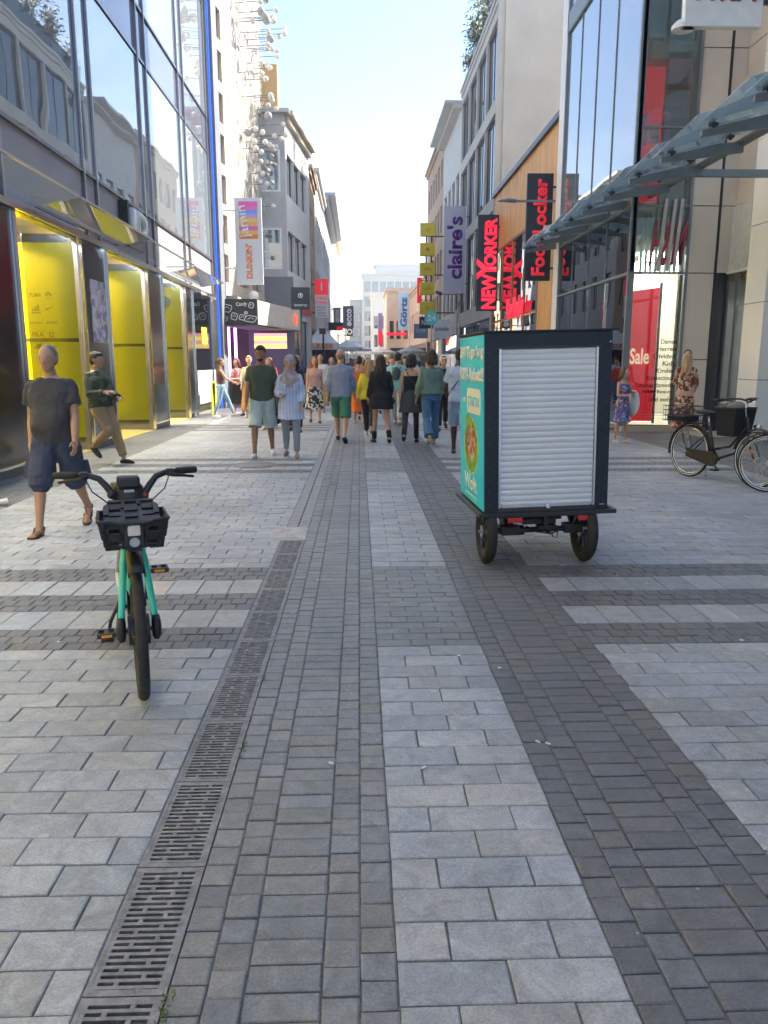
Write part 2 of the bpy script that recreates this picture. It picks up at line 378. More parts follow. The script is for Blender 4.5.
# drain
dc=MB(); dc.box(XD0,XD1,YN,YE,-.049,-.03); struct(dc.build('drain_channel',M_black))
def grate():
    m=MB(); W=.207; Ls=.5
    m.box(-W/2,-W/2+.012,0,Ls-.004,-.028,.0); m.box(W/2-.012,W/2,0,Ls-.004,-.028,.0)
    n=22; p=(Ls-.004)/n; a=W/2-.012
    for i in range(n+1):
        y=min(i*p,Ls-.004-.0108); m.box(-a,a,y,y+.0108,-.02,-.001)
        if i<n:
            for x in ((-.032,-.085,.085) if i%2 else (.032,-.085,.085)): m.box(x-.0065,x+.0065,y+.0108,y+p,-.02,-.0015)
    for e in (0,Ls-.004-.02): m.box(-a,a,e,e+.02,-.022,-.0008)
    return m
gr=grate().build('drain_grate',M_iron); gr.location=((XD0+XD1)/2,-1.33,0)
GL='slotted iron grating in the long drain line through the paving'
tag(gr,GL,'drain grate','gratings of the drain line')
for i in range(1,16): dup(gr,((XD0+XD1)/2,-1.33+.5*i,0))
m=MB(); m.box(-.81,XD1,6.67,7.22,-.02,.001); m.box(-.79,-.66,6.72,7.17,.001,.004); m.box(-.64,-.51,6.72,7.17,.001,.004)
tag(m.build('drain_cover',mat('worn_steel_cover',(.36,.33,.32),.5,.3,noise=(9,.25)),bevel=.003),'pale pinkish metal cover plate where the slotted drain grating ends','drain cover')
m=MB(); m.box(XD0+.002,XD0+.096,7.22,YE,-.03,-.002,2); m.box(XD1-.096,XD1-.002,7.22,YE,-.03,-.002,2)
for i in range(260): 
    y=7.22+i*.1; m.box(XD0+.096,XD1-.096,y,y+.045,-.02,-.004)
tag(m.build('slot_drain',[M_iron,M_black,mat('drain_edge_stone',(.24,.245,.26),.7,noise=(12,.2))]),'narrow slot drain running on down the street beyond the cover plate','drain')
# manhole cover
m=MB(); mc=(-1.6,11.75)
m.cyl((mc[0],mc[1],-.02),(mc[0],mc[1],.003),.36,40); m.torus((mc[0],mc[1],.003),(0,0,1),.33,.008,40,6); m.cyl((mc[0],mc[1],.003),(mc[0],mc[1],.006),.27,40)
tag(m.build('manhole_cover',M_iron,smooth=True),'round iron manhole cover in front of the man in the green tee','manhole cover')
# moss by the drain, tiny litter
ms=MB(); rr=random.Random(3)
for (x,y,n) in ((-.485,2.9,26),(-.485,1.62,40),(-.486,3.6,14)):
    for i in range(n):
        a=Vector((x+rr.uniform(-.006,.012),y+rr.uniform(-.06,.06),-.004)); b=a+Vector((rr.uniform(-.01,.01),rr.uniform(-.01,.01),rr.uniform(.006,.014))); ms.bar(a,b,.003,.002)
tag(ms.build('moss',mat('moss',(.12,.17,.05),.9,noise=(80,.4))),'little tufts of green moss along the drain edge','moss',kind='stuff')

# ---------------- building helpers ----------------
WC={}
def window_obj(w_,h_,fm,gm,nm=2,tr=0,ft=.06,parent=None,M=None,name='window'):
    """a frame with its pane as a sub part; local x = width, y = outward, z = height"""
    key=(round(w_,2),round(h_,2),fm.name,gm.name,nm,tr,ft)
    if key not in WC:
        a=MB(); a.box(0,w_,-.06,0,0,ft); a.box(0,w_,-.06,0,h_-ft,h_); a.box(0,ft,-.06,0,ft,h_-ft); a.box(w_-ft,w_,-.06,0,ft,h_-ft)
        for i in range(1,nm): x=w_*i/nm; a.box(x-ft*.4,x+ft*.4,-.05,-.004,ft,h_-ft)
        if tr: a.box(ft,w_-ft,-.052,-.006,h_*tr-ft*.4,h_*tr+ft*.4)
        b=MB(); b.quad((ft*.5,-.03,ft*.5),(w_-ft*.5,-.03,ft*.5),(w_-ft*.5,-.03,h_-ft*.5),(ft*.5,-.03,h_-ft*.5))
        WC[key]=(a.mesh('window',fm),b.mesh('pane',gm))
    a,b=WC[key]
    o=bpy.data.objects.new(name,a); COL.objects.link(o); o.parent=parent; o.matrix_parent_inverse=root_m(parent).inverted(); o.matrix_basis=M
    p=bpy.data.objects.new('pane',b); COL.objects.link(p); p.parent=o
    return o
def frame(A,B,side):
    """matrix: x along A->B, y outward to the street, z up"""
    a=Vector((A[0],A[1],0)); b=Vector((B[0],B[1],0)); u=(b-a).normalized(); n=Vector((u.y,-u.x,0))
    if (side>0 and n.x>0) or (side<0 and n.x<0): n=-n
    M=Matrix(((u.x,n.x,0,a.x),(u.y,n.y,0,a.y),(0,0,1,0),(0,0,0,1))); return M,(b-a).length
def wall_rows(mb,L_,H,rows,t=.3,m=0,z0=0):
    """a wall slab with the openings left out. rows: (z0,z1,[(u0,u1)..])"""
    z=z0
    for (a,b,ops) in rows:
        if a>z: mb.box(0,L_,-t,0,z,a,m)
        u=0
        for (p,q) in ops:
            if p>u+.001: mb.box(u,p,-t,0,a,b,m)
            u=q
        if u<L_-.001: mb.box(u,L_,-t,0,a,b,m)
        z=b
    if z<H: mb.box(0,L_,-t,0,z,H,m)
def even(L_,n,w_,m0=None):
    g_=(L_-n*w_)/(n+1); return [(g_+i*(w_+g_),g_+i*(w_+g_)+w_) for i in range(n)]
def building(name,label,A,B,side,H,rows,wm,fm=None,gm=None,depth=10,body=None,sill=None,cornice=.35,cm=None,nm=2,shop=None,front=None,z0=0,tr=0):
    M,L_=frame(A,B,side); fm=fm or M_dk; gm=gm or M_win
    root=thing(name,label,'building',(A[0],A[1],0))
    if gm: pass
    w_=MB(M); wall_rows(w_,L_,H,rows,m=0,z0=z0); 
    # flanks, back and roof slab
    w_.box(0,.25,-depth,-.3,z0,H-.02); w_.box(L_-.25,L_,-depth,-.3,z0,H-.02); w_.box(.25,L_-.25,-depth,-depth+.25,z0,H-.02)
    w_.build('wall',wm,root,True)
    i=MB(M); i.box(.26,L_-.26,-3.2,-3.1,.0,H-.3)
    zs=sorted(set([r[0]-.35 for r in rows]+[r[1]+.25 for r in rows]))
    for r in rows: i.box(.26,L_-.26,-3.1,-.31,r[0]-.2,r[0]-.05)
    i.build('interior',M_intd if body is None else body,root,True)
    rf=MB(M); rf.box(.1,L_-.1,-depth+.1,-.1,H-.02,H+.1); 
    rfo=rf.build('roof',M_dk,root,True)
    if cornice:
        c=MB(M); c.box(-.02,L_+.02,-.1,cornice,H-.02,H+.16); c.box(0,L_,.001,cornice*.5,H-.25,H-.021); c.build('cornice',cm or wm,root,True,bevel=.02)
    for r in rows:
        for (p,q) in r[2]:
            Mx=M@Matrix.Translation((p,-.12,r[0])); window_obj(q-p,r[1]-r[0],fm,gm,max(1,round((q-p)/1.1)) if nm is None else nm,tr,.06,root,Mx)
    if sill:
        s=MB(M)
        for r in rows[:]:
            for (p,q) in r[2]: s.box(p-.05,q+.05,-.11,.07,r[0]-.09,r[0]-.003)
        s.build('window_sill',sill,root,True)
    return root,M,L_
# ---------------- LEFT: glass shop building with yellow bays ----------------
XF=-4.75
root=thing('glass_shop_building','glass and bronze building on the left with bright yellow entrance bays','building',(XF,14,0))
H1=21.5; Y0=-9.0; Y1=26.45
mods=[10.4-3.93*3+3.93*k for k in range(8)]      # start of each narrow bay (pier)
mods=[m_ for m_ in mods if m_<Y1]
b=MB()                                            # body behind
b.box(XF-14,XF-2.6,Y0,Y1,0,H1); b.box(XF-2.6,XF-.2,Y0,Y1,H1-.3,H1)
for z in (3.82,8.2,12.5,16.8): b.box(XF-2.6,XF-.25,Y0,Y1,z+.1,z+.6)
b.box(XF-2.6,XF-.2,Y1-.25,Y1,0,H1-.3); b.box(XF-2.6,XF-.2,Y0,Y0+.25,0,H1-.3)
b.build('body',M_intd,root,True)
s=MB()
for z0,z1 in ((3.72,4.78),):
    s.box(XF-.2,XF-.03,Y0,Y1,z0,z1)
s.build('spandrel',M_spand,root,True)
s=MB()
M_sp2=mat('glossy_spandrel_glass',(.16,.17,.23),.06,.3,noise=(1,.1))
for z0,z1 in ((8.06,9.08),(12.36,13.38),(16.7,17.6)): s.box(XF-.2,XF-.02,Y0,Y1,z0,z1)
s.build('glass_spandrel',M_sp2,root,True)
fr=MB()
for m_ in mods:
    for y in (m_,m_+.66):
        fr.box(XF-.18,XF+.03,y-.032,y+.032,3.72,H1)
        fr.box(XF+.03,XF+.042,y-.012,y+.012,3.72,H1,1)
for z in (4.8,8.04,9.1,12.34,13.4,16.68,17.6,H1-.1): 
    fr.box(XF-.19,XF+.02,Y0,Y1,z-.028,z+.028)
fr.box(XF-.18,XF+.07,Y1-.09,Y1,0,H1)
fr.build('mullions',[M_bronze,M_steel],root,True)
for k,m_ in enumerate(mods):
    nx=mods[k+1] if k+1<len(mods) else Y1
    for z0,z1 in ((4.835,8.0),(9.135,12.3),(13.43,16.64),(17.64,H1-.15)):
        for a,c,nm_ in ((m_+.05,m_+.61,'narrow_pane'),(m_+.71,nx-.05,'window_pane')):
            if c-a<.2: continue
            p=MB(); p.box(XF-.02,XF-.008,a,c,z0,z1); p.build(nm_,M_winL,root,True)
# blinds and things standing inside the upper floors, plain curtains
cu=MB(); rr=random.Random(5)
for k,m_ in enumerate(mods):
    for z0 in (4.9,9.2,13.5):
        if rr.random()<.6: 
            a=m_+.8+rr.random(); cu.box(XF-1.5,XF-1.42,a,a+1.2+rr.random(),z0,z0+1.2+rr.random()*1.6)
cu.build('interior_screens',M_int,root,True)
# ground floor: piers clad in dark glass with chrome corners, bays with yellow walls
M_pier=glass('pier_glass',(.4,.46,.55),1.5,.03,rough=.16,wave=.05)
piers=[(m_+3.93-.35,m_+3.93+1.0) for m_ in mods]
piers=[(-9,-6.2),(-2.0,-.6),(1.9,3.2),(5.9,7.2),(9.0,11.35),(13.95,15.3),(18.15,19.5),(22.0,23.0)]
for i,(a,c) in enumerate(piers):
    z1=3.70
    cor=MB(); core=MB(); core.box(XF-.9,XF-.35,a+.2,c-.2,.0,z1)
    core.build('pier_core',mat('pier_core',(.1,.11,.16),.5,noise=(1.5,.5)),root,True)
    p=MB(); p.box(XF-.03,XF-.015,a+.03,c-.03,.16,z1); p.box(XF-1.0,XF-.06,a+.005,a+.02,.16,z1); p.box(XF-1.0,XF-.06,c-.02,c-.005,.16,z1); p.build('pier_glass',M_pier,root,True)
    for y in (a,c): cor.box(XF-.05,XF+.02,y-.02,y+.02,.0,z1); 
    cor.box(XF-.02,XF+.015,a+.02,c-.02,.12,.155); cor.build('pier_trim',M_chrome,root,True)
    q=MB(); q.box(XF-1.0,XF-.0,a+.021,c-.021,0,.119); q.build('pier_plinth',mat('plinth_stone',(.12,.12,.12),.5),root,True)
bays=[(piers[i][1],piers[i+1][0]) for i in range(len(piers)-1)]
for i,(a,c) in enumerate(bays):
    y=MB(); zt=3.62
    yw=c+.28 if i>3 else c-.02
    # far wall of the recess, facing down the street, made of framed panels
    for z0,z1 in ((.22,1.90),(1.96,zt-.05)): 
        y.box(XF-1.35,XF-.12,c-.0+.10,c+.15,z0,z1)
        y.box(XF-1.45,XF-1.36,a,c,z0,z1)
    y.build('yellow_panel',mat('yellow_glow_panel',(.95,.66,.002),.5,emit=.3),root,True,bevel=.01)  # even glow added to the yellow to brighten the dull panels
    fr=MB(); fr.box(XF-2.5,XF-.08,c+.061,c+.2,1.90,1.96); fr.box(XF-.12,XF-.05,c-.06,c+.02,0,zt); fr.box(XF-2.5,XF-.1,c+.07,c+.2,0,.22)
    fr.box(XF-.14,XF-.04,a+.02,a+.09,0,zt); fr.box(XF-.2,XF-.03,a+.09,c-.06,zt,3.715)
    fr.build('bay_frame',M_bronze,root,True)
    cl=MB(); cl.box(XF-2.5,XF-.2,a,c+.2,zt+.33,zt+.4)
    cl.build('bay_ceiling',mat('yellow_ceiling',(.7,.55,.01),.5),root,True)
    lp=MB(); lp.box(XF-.62,XF-.24,a+.1,c-.2,zt+.25,zt+.3)
    lp.build('bay_fill_lamp',mat('bay_fill_light',(1,.97,.85),.5,emit=24),root,True)  # unseen lamp added above the lintel to light up the yellow bay
    fl=MB(); fl.box(XF-2.5,XF-.01,a,c,-.004,.006); fl.build('bay_floor',mat('bay_floor',(.4,.34,.12),.4,noise=(3,.2)),root,True)
# entry glass canopies
for (a,c,z) in ((-4,0,3.9),(0.02,3.98,3.9),(4,7.96,3.9),(8.0,11.94,3.9),(12,15.95,3.9),(16.0,19.95,3.88),(20,24.0,3.86)):
    g_=MB(); g_.add([(XF+.02,a,z-.13),(XF+.02,c,z-.13),(XF+.72,c,z),(XF+.72,a,z)],[(0,1,2,3)])
    g_.build('canopy_glass',veiled_glass('entrance_canopy_glass',(.9,.94,.94),(.6,.64,.66),.12,1.06,0),root,True)
    e=MB(); e.bar((XF+.72,a,z),(XF+.72,c,z),.025,.03); e.bar((XF+.0,a,z),(XF+.72,a,z),.02,.02); e.bar((XF+.02,a,z-.23),(XF+.02,c,z-.23),.05,.09)
    e.build('canopy_edge',M_steel,root,True)
# door glass standing open in front of the bays, seen as steel edges
# JD sign
s=MB(); s.box(XF-.02,XF+.16,16.35,16.47,3.9,4.72); s.box(XF-.02,XF+.05,16.5,17.9,3.9,4.72); s.build('sign_board',M_plast,root,True)
text('JD',1.25,.66,M_white,root,(XF+.06,16.55,3.98),(0,1,0),(0,0,1),.12,bold=.04)
o=text('JD',1.25,.66,M_white,root,(XF+.07,16.55,3.98),(0,1,0),(0,0,1),.09,bold=.03)
bpy.data.objects.remove(o)
# lettering on the third bay panel and brand marks on the first
yp=bays[6]
text('JD',1.25,.62,M_white,root,(-6.42,bays[6][1]+.095,2.78),(1,0,0),(0,0,1),.01,bold=.04)
yb=bays[4][1]+.095; M_ink=mat('black_print',(.02,.02,.02),.6)
x0=XF-1.05
for (t_,x,z,w_,h_) in (('FILA',-1.13,1.99,.2,.075),('VANS',-.88,2.2,.2,.055),('New Balance',-1.16,2.21,.24,.035),('PUMA',-1.12,2.66,.2,.07)):
    text(t_,w_,h_,M_ink,root,(XF+.15+x,yb,z),(1,0,0),(0,0,1),.004,bold=.02)
mk=MB()
# three slanted bars in a triangle
for i,hh in enumerate((.05,.085,.12)): 
    x=XF+.15-1.10+i*.045; mk.add([(x,yb-.003,2.42),(x+.035,yb-.003,2.42),(x+.035-.0,yb-.003,2.42+hh*.8),(x-.0,yb-.003,2.42+hh)],[(0,1,2,3)])
mk.box(XF+.15-1.12,XF+.15-.95,yb-.003,yb-.001,2.385,2.405)
# tick
mk.add([(XF+.15-.88,yb-.003,2.48),(XF+.15-.85,yb-.003,2.43),(XF+.15-.70,yb-.003,2.52),(XF+.15-.85,yb-.003,2.465)],[(0,1,2,3)])
# trefoil
for dx,dz in ((-.035,.0),(0,.03),(.035,.0)): mk.disc((XF+.15-.80+dx,yb-.003,2.70+dz),(0,1,0),.025,10)
mk.box(XF+.15-.85,XF+.15-.75,yb-.003,yb-.001,2.64,2.652)
# star and arrow
mk.torus((XF+.15-.80,yb-.003,2.03),(0,1,0),.035,.009,14,4); mk.box(XF+.15-.85,XF+.15-.74,yb-.003,yb-.001,1.975,1.985)
mk.add([(XF+.15-1.13,yb-.003,1.78),(XF+.15-.99,yb-.003,1.78),(XF+.15-.99,yb-.003,1.86),(XF+.15-1.06,yb-.003,1.86)],[(0,1,2,3)]); mk.box(XF+.15-.9,XF+.15-.72,yb-.003,yb-.001,1.80,1.82)
for i in range(6):
    for x in (-1.21,-.94,-.91,-.66):
        mk.disc((XF+.15+x,yb-.003,1.9+.02+i*.17),(0,1,0),.006,6)
mk.build('brand_marks',M_ink,root,True)
# far ground floor window with sale stickers
p=MB(); p.box(XF-.06,XF-.04,23.1,26.3,.25,3.6); p.build('window_pane',M_shop,root,True)
p=MB(); p.box(XF-2.4,XF-.3,23.05,26.2,.02,.25); p.box(XF-2.4,XF-2.3,23,26.2,.25,3.7); p.build('window_display',mat('display_olive',(.42,.4,.16),.6,noise=(2.2,.5)),root,True)
p=MB(); p.box(XF-.038,XF-.03,24.2,25.0,2.1,2.6); p.build('sticker',mat('yellow_sticker',(.8,.75,.05),.5),root,True)
p=MB(); p.box(XF-2.0,XF-.8,24,25.8,3.5,3.6); p.build('shop_lamp',M_lampw,root,True)
# grey grille low in that window
p=MB(); p.box(XF-.03,XF-.02,23.3,26.2,.3,1.3); p.build('frosted_band',mat('frosted',(.6,.66,.66),.5),root,True)
# posters on the near pier
p=MB(); p.box(XF-.012,XF-.004,14.3,15.1,1.9,3.0); p.build('poster',mat('pale_poster',(.42,.4,.52),.5,vor=(9,[(.2,.18,.3),(.5,.48,.6),(.6,.58,.66),(.35,.32,.45)])),root,True)
p=MB(); p.box(XF-.01,XF-.002,11.36,11.38,1.5,2.9); p.build('poster_edge',mat('red_trim',(.6,.02,.03),.4),root,True)
# mannequins' dark blue clothes behind the first pane
p=MB(); p.box(XF-.34,XF-.33,9.1,11.2,.2,2.4); p.build('window_backdrop',mat('navy_backdrop',(.02,.03,.09),.6,noise=(3,.7)),root,True)
# blue edge light
p=MB(); p.cyl((XF+.06,Y1+.12,0),(XF+.06,Y1+.12,H1+1),.055,10); p.build('blue_edge_tube',mat('blue_tube',(.02,.1,.62),.25,emit=.25),root,True)

# yellow A-board
t=thing('sandwich_board','yellow folding board leaning by the far window of the glass shop','sign',(-4.35,23.4,0))
p=MB(); p.bar((0,-.18,0),(0,-.02,.95),.5,.025,up=(1,0,0)); p.build('board',mat('yellow_board',(.75,.66,.03),.5,vor=(14,[(.75,.66,.03),(.75,.66,.03),(.3,.26,.02),(.75,.66,.03)])),t)
p=MB(); p.bar((0,.18,0),(0,.02,.95),.5,.025,up=(1,0,0)); p.build('back_board',M_yel,t)

# ---------------- LEFT 2: cream building with silver slats and lamps ----------------
A2=(-4.72,27.6); B2=(-3.86,33.2)
M_cream=mat('cream_stone',(.44,.39,.33),.75,noise=(2,.08),bump=(30,.15))
M_slate=mat('slate_cladding',(.17,.185,.22),.6,noise=(1.5,.1),bump=(10,.1))
rows=[]
z=4.3
while z<19.5: rows.append((z,z+.95,[(.35,.95)]+([(2.2,3.3),(3.9,5)] if z<6 else []))); z+=1.3
root2,M2,L2=building('ball_front_building','cream building faced with silver slats and rods ending in white balls',A2,B2,-1,20.5,rows,M_cream,fm=mat('brown_frame',(.2,.14,.11),.5),z0=3.8)
root2['category']='building'
p=MB(); p.box(-5.9,-4.55,26.62,27.55,0,21); p.build('corner_pier',M_slate,root2,True)
sl=MB(M2)
M_silver=mat('silver_slat',(.72,.72,.7),.35,.55,noise=(5,.15))
rr=random.Random(11)
for i in range(26):
    for k in range(19):
        u=1.3+i*.165; zz=7.4+k*.72
        if zz>20: continue
        d=.12+.1*math.sin(i*.9+k*1.3)
        sl.add([(u,.06,zz),(u+.04,.06,zz),(u+.1+.03,.1+d,zz+.62),(u+.1,.1+d,zz+.62)],[(0,1,2,3)])
        sl.add([(u+.12,.06,zz+.62),(u+.15,.06,zz+.62),(u+.06,.12+d*.4,zz+.02),(u+.02,.12+d*.4,zz+.02)],[(0,1,2,3)])
sl.build('silver_slats',M_silver,root2,True)
bal=MB(); bal.ell((0,0,0),.1,14,10); bme=bal.mesh('ball',mat('ball_white',(.72,.7,.66),.35)); bme.polygons.foreach_set('use_smooth',[True]*len(bme.polygons))
bal2=MB(); bal2.ell((0,0,0),.15,14,10); bme2=bal2.mesh('ball',mat('ball_grey',(.4,.4,.41),.35)); bme2.polygons.foreach_set('use_smooth',[True]*len(bme2.polygons))
rod=MB(); rod.cyl((0,-1,0),(0,0,0),.014,6); rme=rod.mesh('rod',M_gdk)
for i in range(96):
    u=rr.uniform(2.6,5.6); zz=(rr.uniform(9.5,19) if i>12 else rr.uniform(6,10))
    out=rr.uniform(.4,1.15)*(.6 if zz<10 else 1)
    o=bpy.data.objects.new('facade_ball',bme if rr.random()<.8 else bme2); COL.objects.link(o); o.parent=root2; o.matrix_parent_inverse=root_m(root2).inverted(); o.matrix_basis=M2@Matrix.Translation((u,out,zz))
    q=bpy.data.objects.new('rod',rme); COL.objects.link(q); q.parent=o; q.scale=(1,out,1)
p=MB(M2); p.box(4.1,4.8,.35,1.15,18.2,19.0); p.build('projecting_lantern',M_white,root2,True,bevel=.05)
# ground floor shop under the canopy
p=MB(); p.box(-9,-8.8,27.6,34,0,3.8); p.box(-9,-4.0,33.1,33.3,0,3.8); p.box(-9,-4.75,27.56,27.62,0,3.8); p.build('shop_walls',mat('dim_shop_wall',(.12,.06,.05),.6,noise=(1,.4)),root2,True)
p=MB(); p.box(-9,-4.2,27.6,33.1,3.6,3.8); p.build('shop_ceiling',M_intd,root2,True)
p=MB(); p.box(-5.15,-4.85,29.8,29.86,.9,3.1); p.box(-4.75,-4.66,30.2,30.26,.9,3.1); p.build('purple_light',mat('purple_neon',(.7,.25,1),.4,emit=3.2),root2,True)
p=MB(); p.box(-4.95,-4.9,27.8,27.86,2.3,2.75); p.build('pink_light',mat('pink_neon',(1,.1,.35),.4,emit=1.5),root2,True)
p=MB(); p.box(-3.98,-2.75,30.1,30.2,2.05,2.62); p.build('menu_board',mat('menu_print',(.8,.3,.3),.5,emit=.5,stripe=(1.1,'Z',.45,(.85,.75,.15))),root2,True)
# canopy block
t=MB(); 
def poly(mb,pts,z0,z1,m=0):
    n=len(pts); mb.add([(x,y,z0) for x,y in pts]+[(x,y,z1) for x,y in pts],[tuple(range(n)),tuple(range(n,2*n))]+[(i,(i+1)%n,(i+1)%n+n,i+n) for i in range(n)],m)
poly(t,[(-4.76,27.3),(-3.45,27.3),(-2.35,32.6),(-2.95,33.0),(-3.9,33.1),(-4.70,28.0)],2.82,3.62)
t.build('canopy',mat('cream_canopy',(.55,.52,.47),.6,noise=(4,.12)),root2,True)
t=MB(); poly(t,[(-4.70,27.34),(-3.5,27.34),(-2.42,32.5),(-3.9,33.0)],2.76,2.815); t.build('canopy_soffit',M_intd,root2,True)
t=MB(); t.box(-4.72,-3.47,27.22,27.29,2.8,3.66); t.build('black_board',M_plast,root2,True)
M_chalk=mat('white_print',(.8,.8,.8),.6)
text('Candy',.38,.17,M_chalk,root2,(-4.18,27.215,3.38),(1,0,.05),(0,0,1),.004,bold=.02)
c=MB()
for (x,z,r,fx) in ((-4.5,3.35,.15,1.2),(-4.25,3.08,.14,.8),(-3.98,3.05,.11,1),(-3.7,3.0,.13,1.6),(-3.66,3.45,.11,.8),(-3.85,3.2,.05,1),(-4.58,3.0,.1,1)):
    pts=[(x+r*fx*math.cos(a),27.214,z+r*.9*math.sin(a+.4*math.cos(2*a))) for a in [i*2*math.pi/14 for i in range(14)]]
    c.tube(pts,.014,5,closed=True); c.tube([(x-r*.5*fx,27.214,z-.02),(x,27.214,z+r*.35),(x+r*.5*fx,27.214,z-.01)],.01,5)
c.build('sweets_drawing',M_chalk,root2,True)
# lit red oval at the canopy's far end
p=MB(); p.ell((-2.52,31.9,3.22),(.05,.45,.24),16,10); p.build('red_oval_sign',mat('red_glow',(.8,.05,.02),.4,emit=.8),root2,True)
# pair of globe lamps
for i,(x,y,z) in enumerate(((-4.26,29.9,3.56),(-3.91,29.9,3.97))):
    t=thing('globe_lamp',('lower','upper')[i]+' white globe lamp on a short arm above the dark canopy with the sweets board','lamp',(x,y,z),group='pair of white globe lamps')
    p=MB(); p.ell((0,0,0),.19,20,14); p.build('globe',M_white,t,smooth='all')
    p=MB(); p.tube([(0,0,-.17),(-.1,.1,-.4),(-.45,.2,-.3)],.02,8); p.build('arm',M_dk,t)
# tall hanging double sign
t=thing('banner_sign','white vertical banner with rainbow block and orange lettering hung from two rods','sign',(-3.75,28,0))
p=MB(); p.box(-.48,.44,-.05,.05,4.2,7.05); p.build('panel',mat('banner_white',(.62,.64,.68),.5),t,bevel=.01)
p=MB(); p.cyl((-1.0,0,4.75),(-.48,0,4.75),.03); p.cyl((-1.0,0,6.65),(-.48,0,6.65),.03); p.build('rod',M_white,t)
p=MB(); cs=[(.75,.2,.02),(.8,.45,.05),(.55,.15,.5),(.8,.35,.15),(.75,.55,.1),(.5,.3,.75),(.15,.35,.8),(.8,.15,.5),(.75,.1,.45)]
mm=[]
for i,c_ in enumerate(cs): p.box(-.34,.30,-.062,-.051,5.72+i*.135,5.72+(i+1)*.135-.002,i); mm.append(mat('band%d'%i if 0 else 'rainbow_%s'%'abcdefghi'[i],c_,.5))
p.build('rainbow_block',mm,t)
text("jamin",1.05,.42,M_white,t,(.12,-.064,5.78),(-.12,0,1),(-1,0,-.12),.01,bold=.01,world=False)
text("DUNKIN'",1.15,.22,mat('orange_print',(.85,.22,.03),.5),t,(.08,-.052,4.4),(0,0,1),(-1,0,0),.012,bold=.03,world=False)

# ---------------- LEFT row further down ----------------
M_gcl=mat('grey_cladding',(.42,.43,.45),.6,noise=(2,.08),bump=(20,.1))
M_pale=mat('pale_render',(.56,.54,.5),.75,noise=(1.5,.08),bump=(30,.1))
M_tan=mat('tan_brick',(.42,.29,.2),.8,noise=(6,.15),bump=(30,.3))
M_ylw=mat('warm_render',(.6,.5,.34),.75,noise=(1.5,.08))
M_off=mat('offwhite_render',(.6,.59,.56),.75,noise=(1.2,.06))
M_sign_dk=mat('navy_sign',(.02,.03,.05),.5)
A3=(-2.92,33.3); B3=(-2.34,39)
r3,M3,L3=building('bay_front_building','three storey grey and cream corner building with a band of windows round its front',A3,B3,-1,11.25,[(1,3.4,[(.8,4.9)]),(5.3,6.9,[(.25,1.7),(1.8,3.3),(3.4,4.9)]),(8.3,9.9,[(.25,1.7),(1.8,3.3),(3.4,4.9)])],M_off,depth=8,cornice=.35,cm=mat('cornice_cream',(.52,.46,.36),.7))
# front return of that building facing us, with one window a storey
p=MB(); 
for z0,z1 in ((0,5.0),): p.box(-4.6,-2.915,33.05,33.29,z0,z1,0)
p.box(-4.6,-2.915,33.06,33.29,5.0,5.3,1); p.box(-4.6,-4.25,33.06,33.29,5.3,6.9,1); p.box(-3.12,-2.915,33.06,33.29,5.3,6.9,1)
p.box(-4.6,-2.915,33.06,33.29,6.9,8.3,1); p.box(-4.6,-4.25,33.06,33.29,8.3,9.9,1); p.box(-3.12,-2.915,33.06,33.29,8.3,9.9,1); p.box(-4.6,-2.915,33.06,33.29,9.9,11.2,1)
p.box(-4.7,-2.7,32.8,33.29,11.21,11.36,1); p.box(-2.915,-2.70,33.05,33.3,0,5.0,0)
p.build('front_return',[M_slate,M_gcl],r3,True)
for z in (5.3,8.3): window_obj(1.13,1.6,M_white,M_win,1,0,.07,r3,Matrix.Translation((-4.25,33.12,z)))
p=MB(); p.box(-4.0,-3.2,33.6,34.2,11.4,13.2); p.build('roof_box',mat('roof_tan',(.5,.35,.18),.8),r3,True)
p=MB(); p.box(-2.9,-2.5,33.6,38.8,4.2,4.9,0); Mq,_=frame(A3,B3,-1); p=MB(Mq); p.box(.6,5.2,.02,.1,3.7,4.7); p.build('red_fascia',mat('red_fascia',(.55,.05,.05),.5),r3,True)
building('narrow_brick_house','narrow tan brick house beyond the bay fronted building',B3,(-2.36,44),-1,10.6,[(.6,3.2,[(.4,4.5)]),(4.6,6.2,even(5,3,.9)),(7.4,9,even(5,3,.9))],M_tan,cornice=.2)
def row_l(y0,y1,x0,x1,H,label,wm,name='shop_house',n=4,cor=.3,fl=None,w_=1.2):
    L_=math.hypot(x1-x0,y1-y0); rows=[(.6,3.3,[(.4,L_-.4)])]; z=4.7
    while z+1.9<H-.6: rows.append((z,z+1.9,even(L_,n,w_))); z+=3.1
    return building(name,label,(x0,y0),(x1,y1),-1 if x0<0 else 1,H,rows,wm,cornice=cor,depth=12)
row_l(44,54,-2.36,-2.38,11.6,'white plastered house after the narrow tan brick one',M_off)
row_l(54,74,-2.38,-2.42,12.4,'long grey front with a brown overhanging cornice on the left row',M_gcl,cor=.9,n=9)
row_l(74,98,-2.42,-2.5,14.4,'tall warm yellow house rising above its neighbours on the left',M_ylw,n=9)
row_l(98,128,-2.5,-2.6,15.5,'pale cream house with many windows far down on the left',M_pale,n=11)
row_l(128,175,-2.6,-2.0,17.5,'last sunlit cream block at the far end of the left row',M_ylw,n=16)
t=thing('roof_turret','slim sunlit turret rising behind the far left roofs','tower',(-3.4,130,0))
p=MB(); p.cyl((0,0,10),(0,0,19.5),1.2,10); p.build('shaft',M_ylw,t); p=MB(); p.cyl((0,0,19.5),(0,0,22.5),1.35,10,r2=.15); p.build('spire',M_gcl,t)

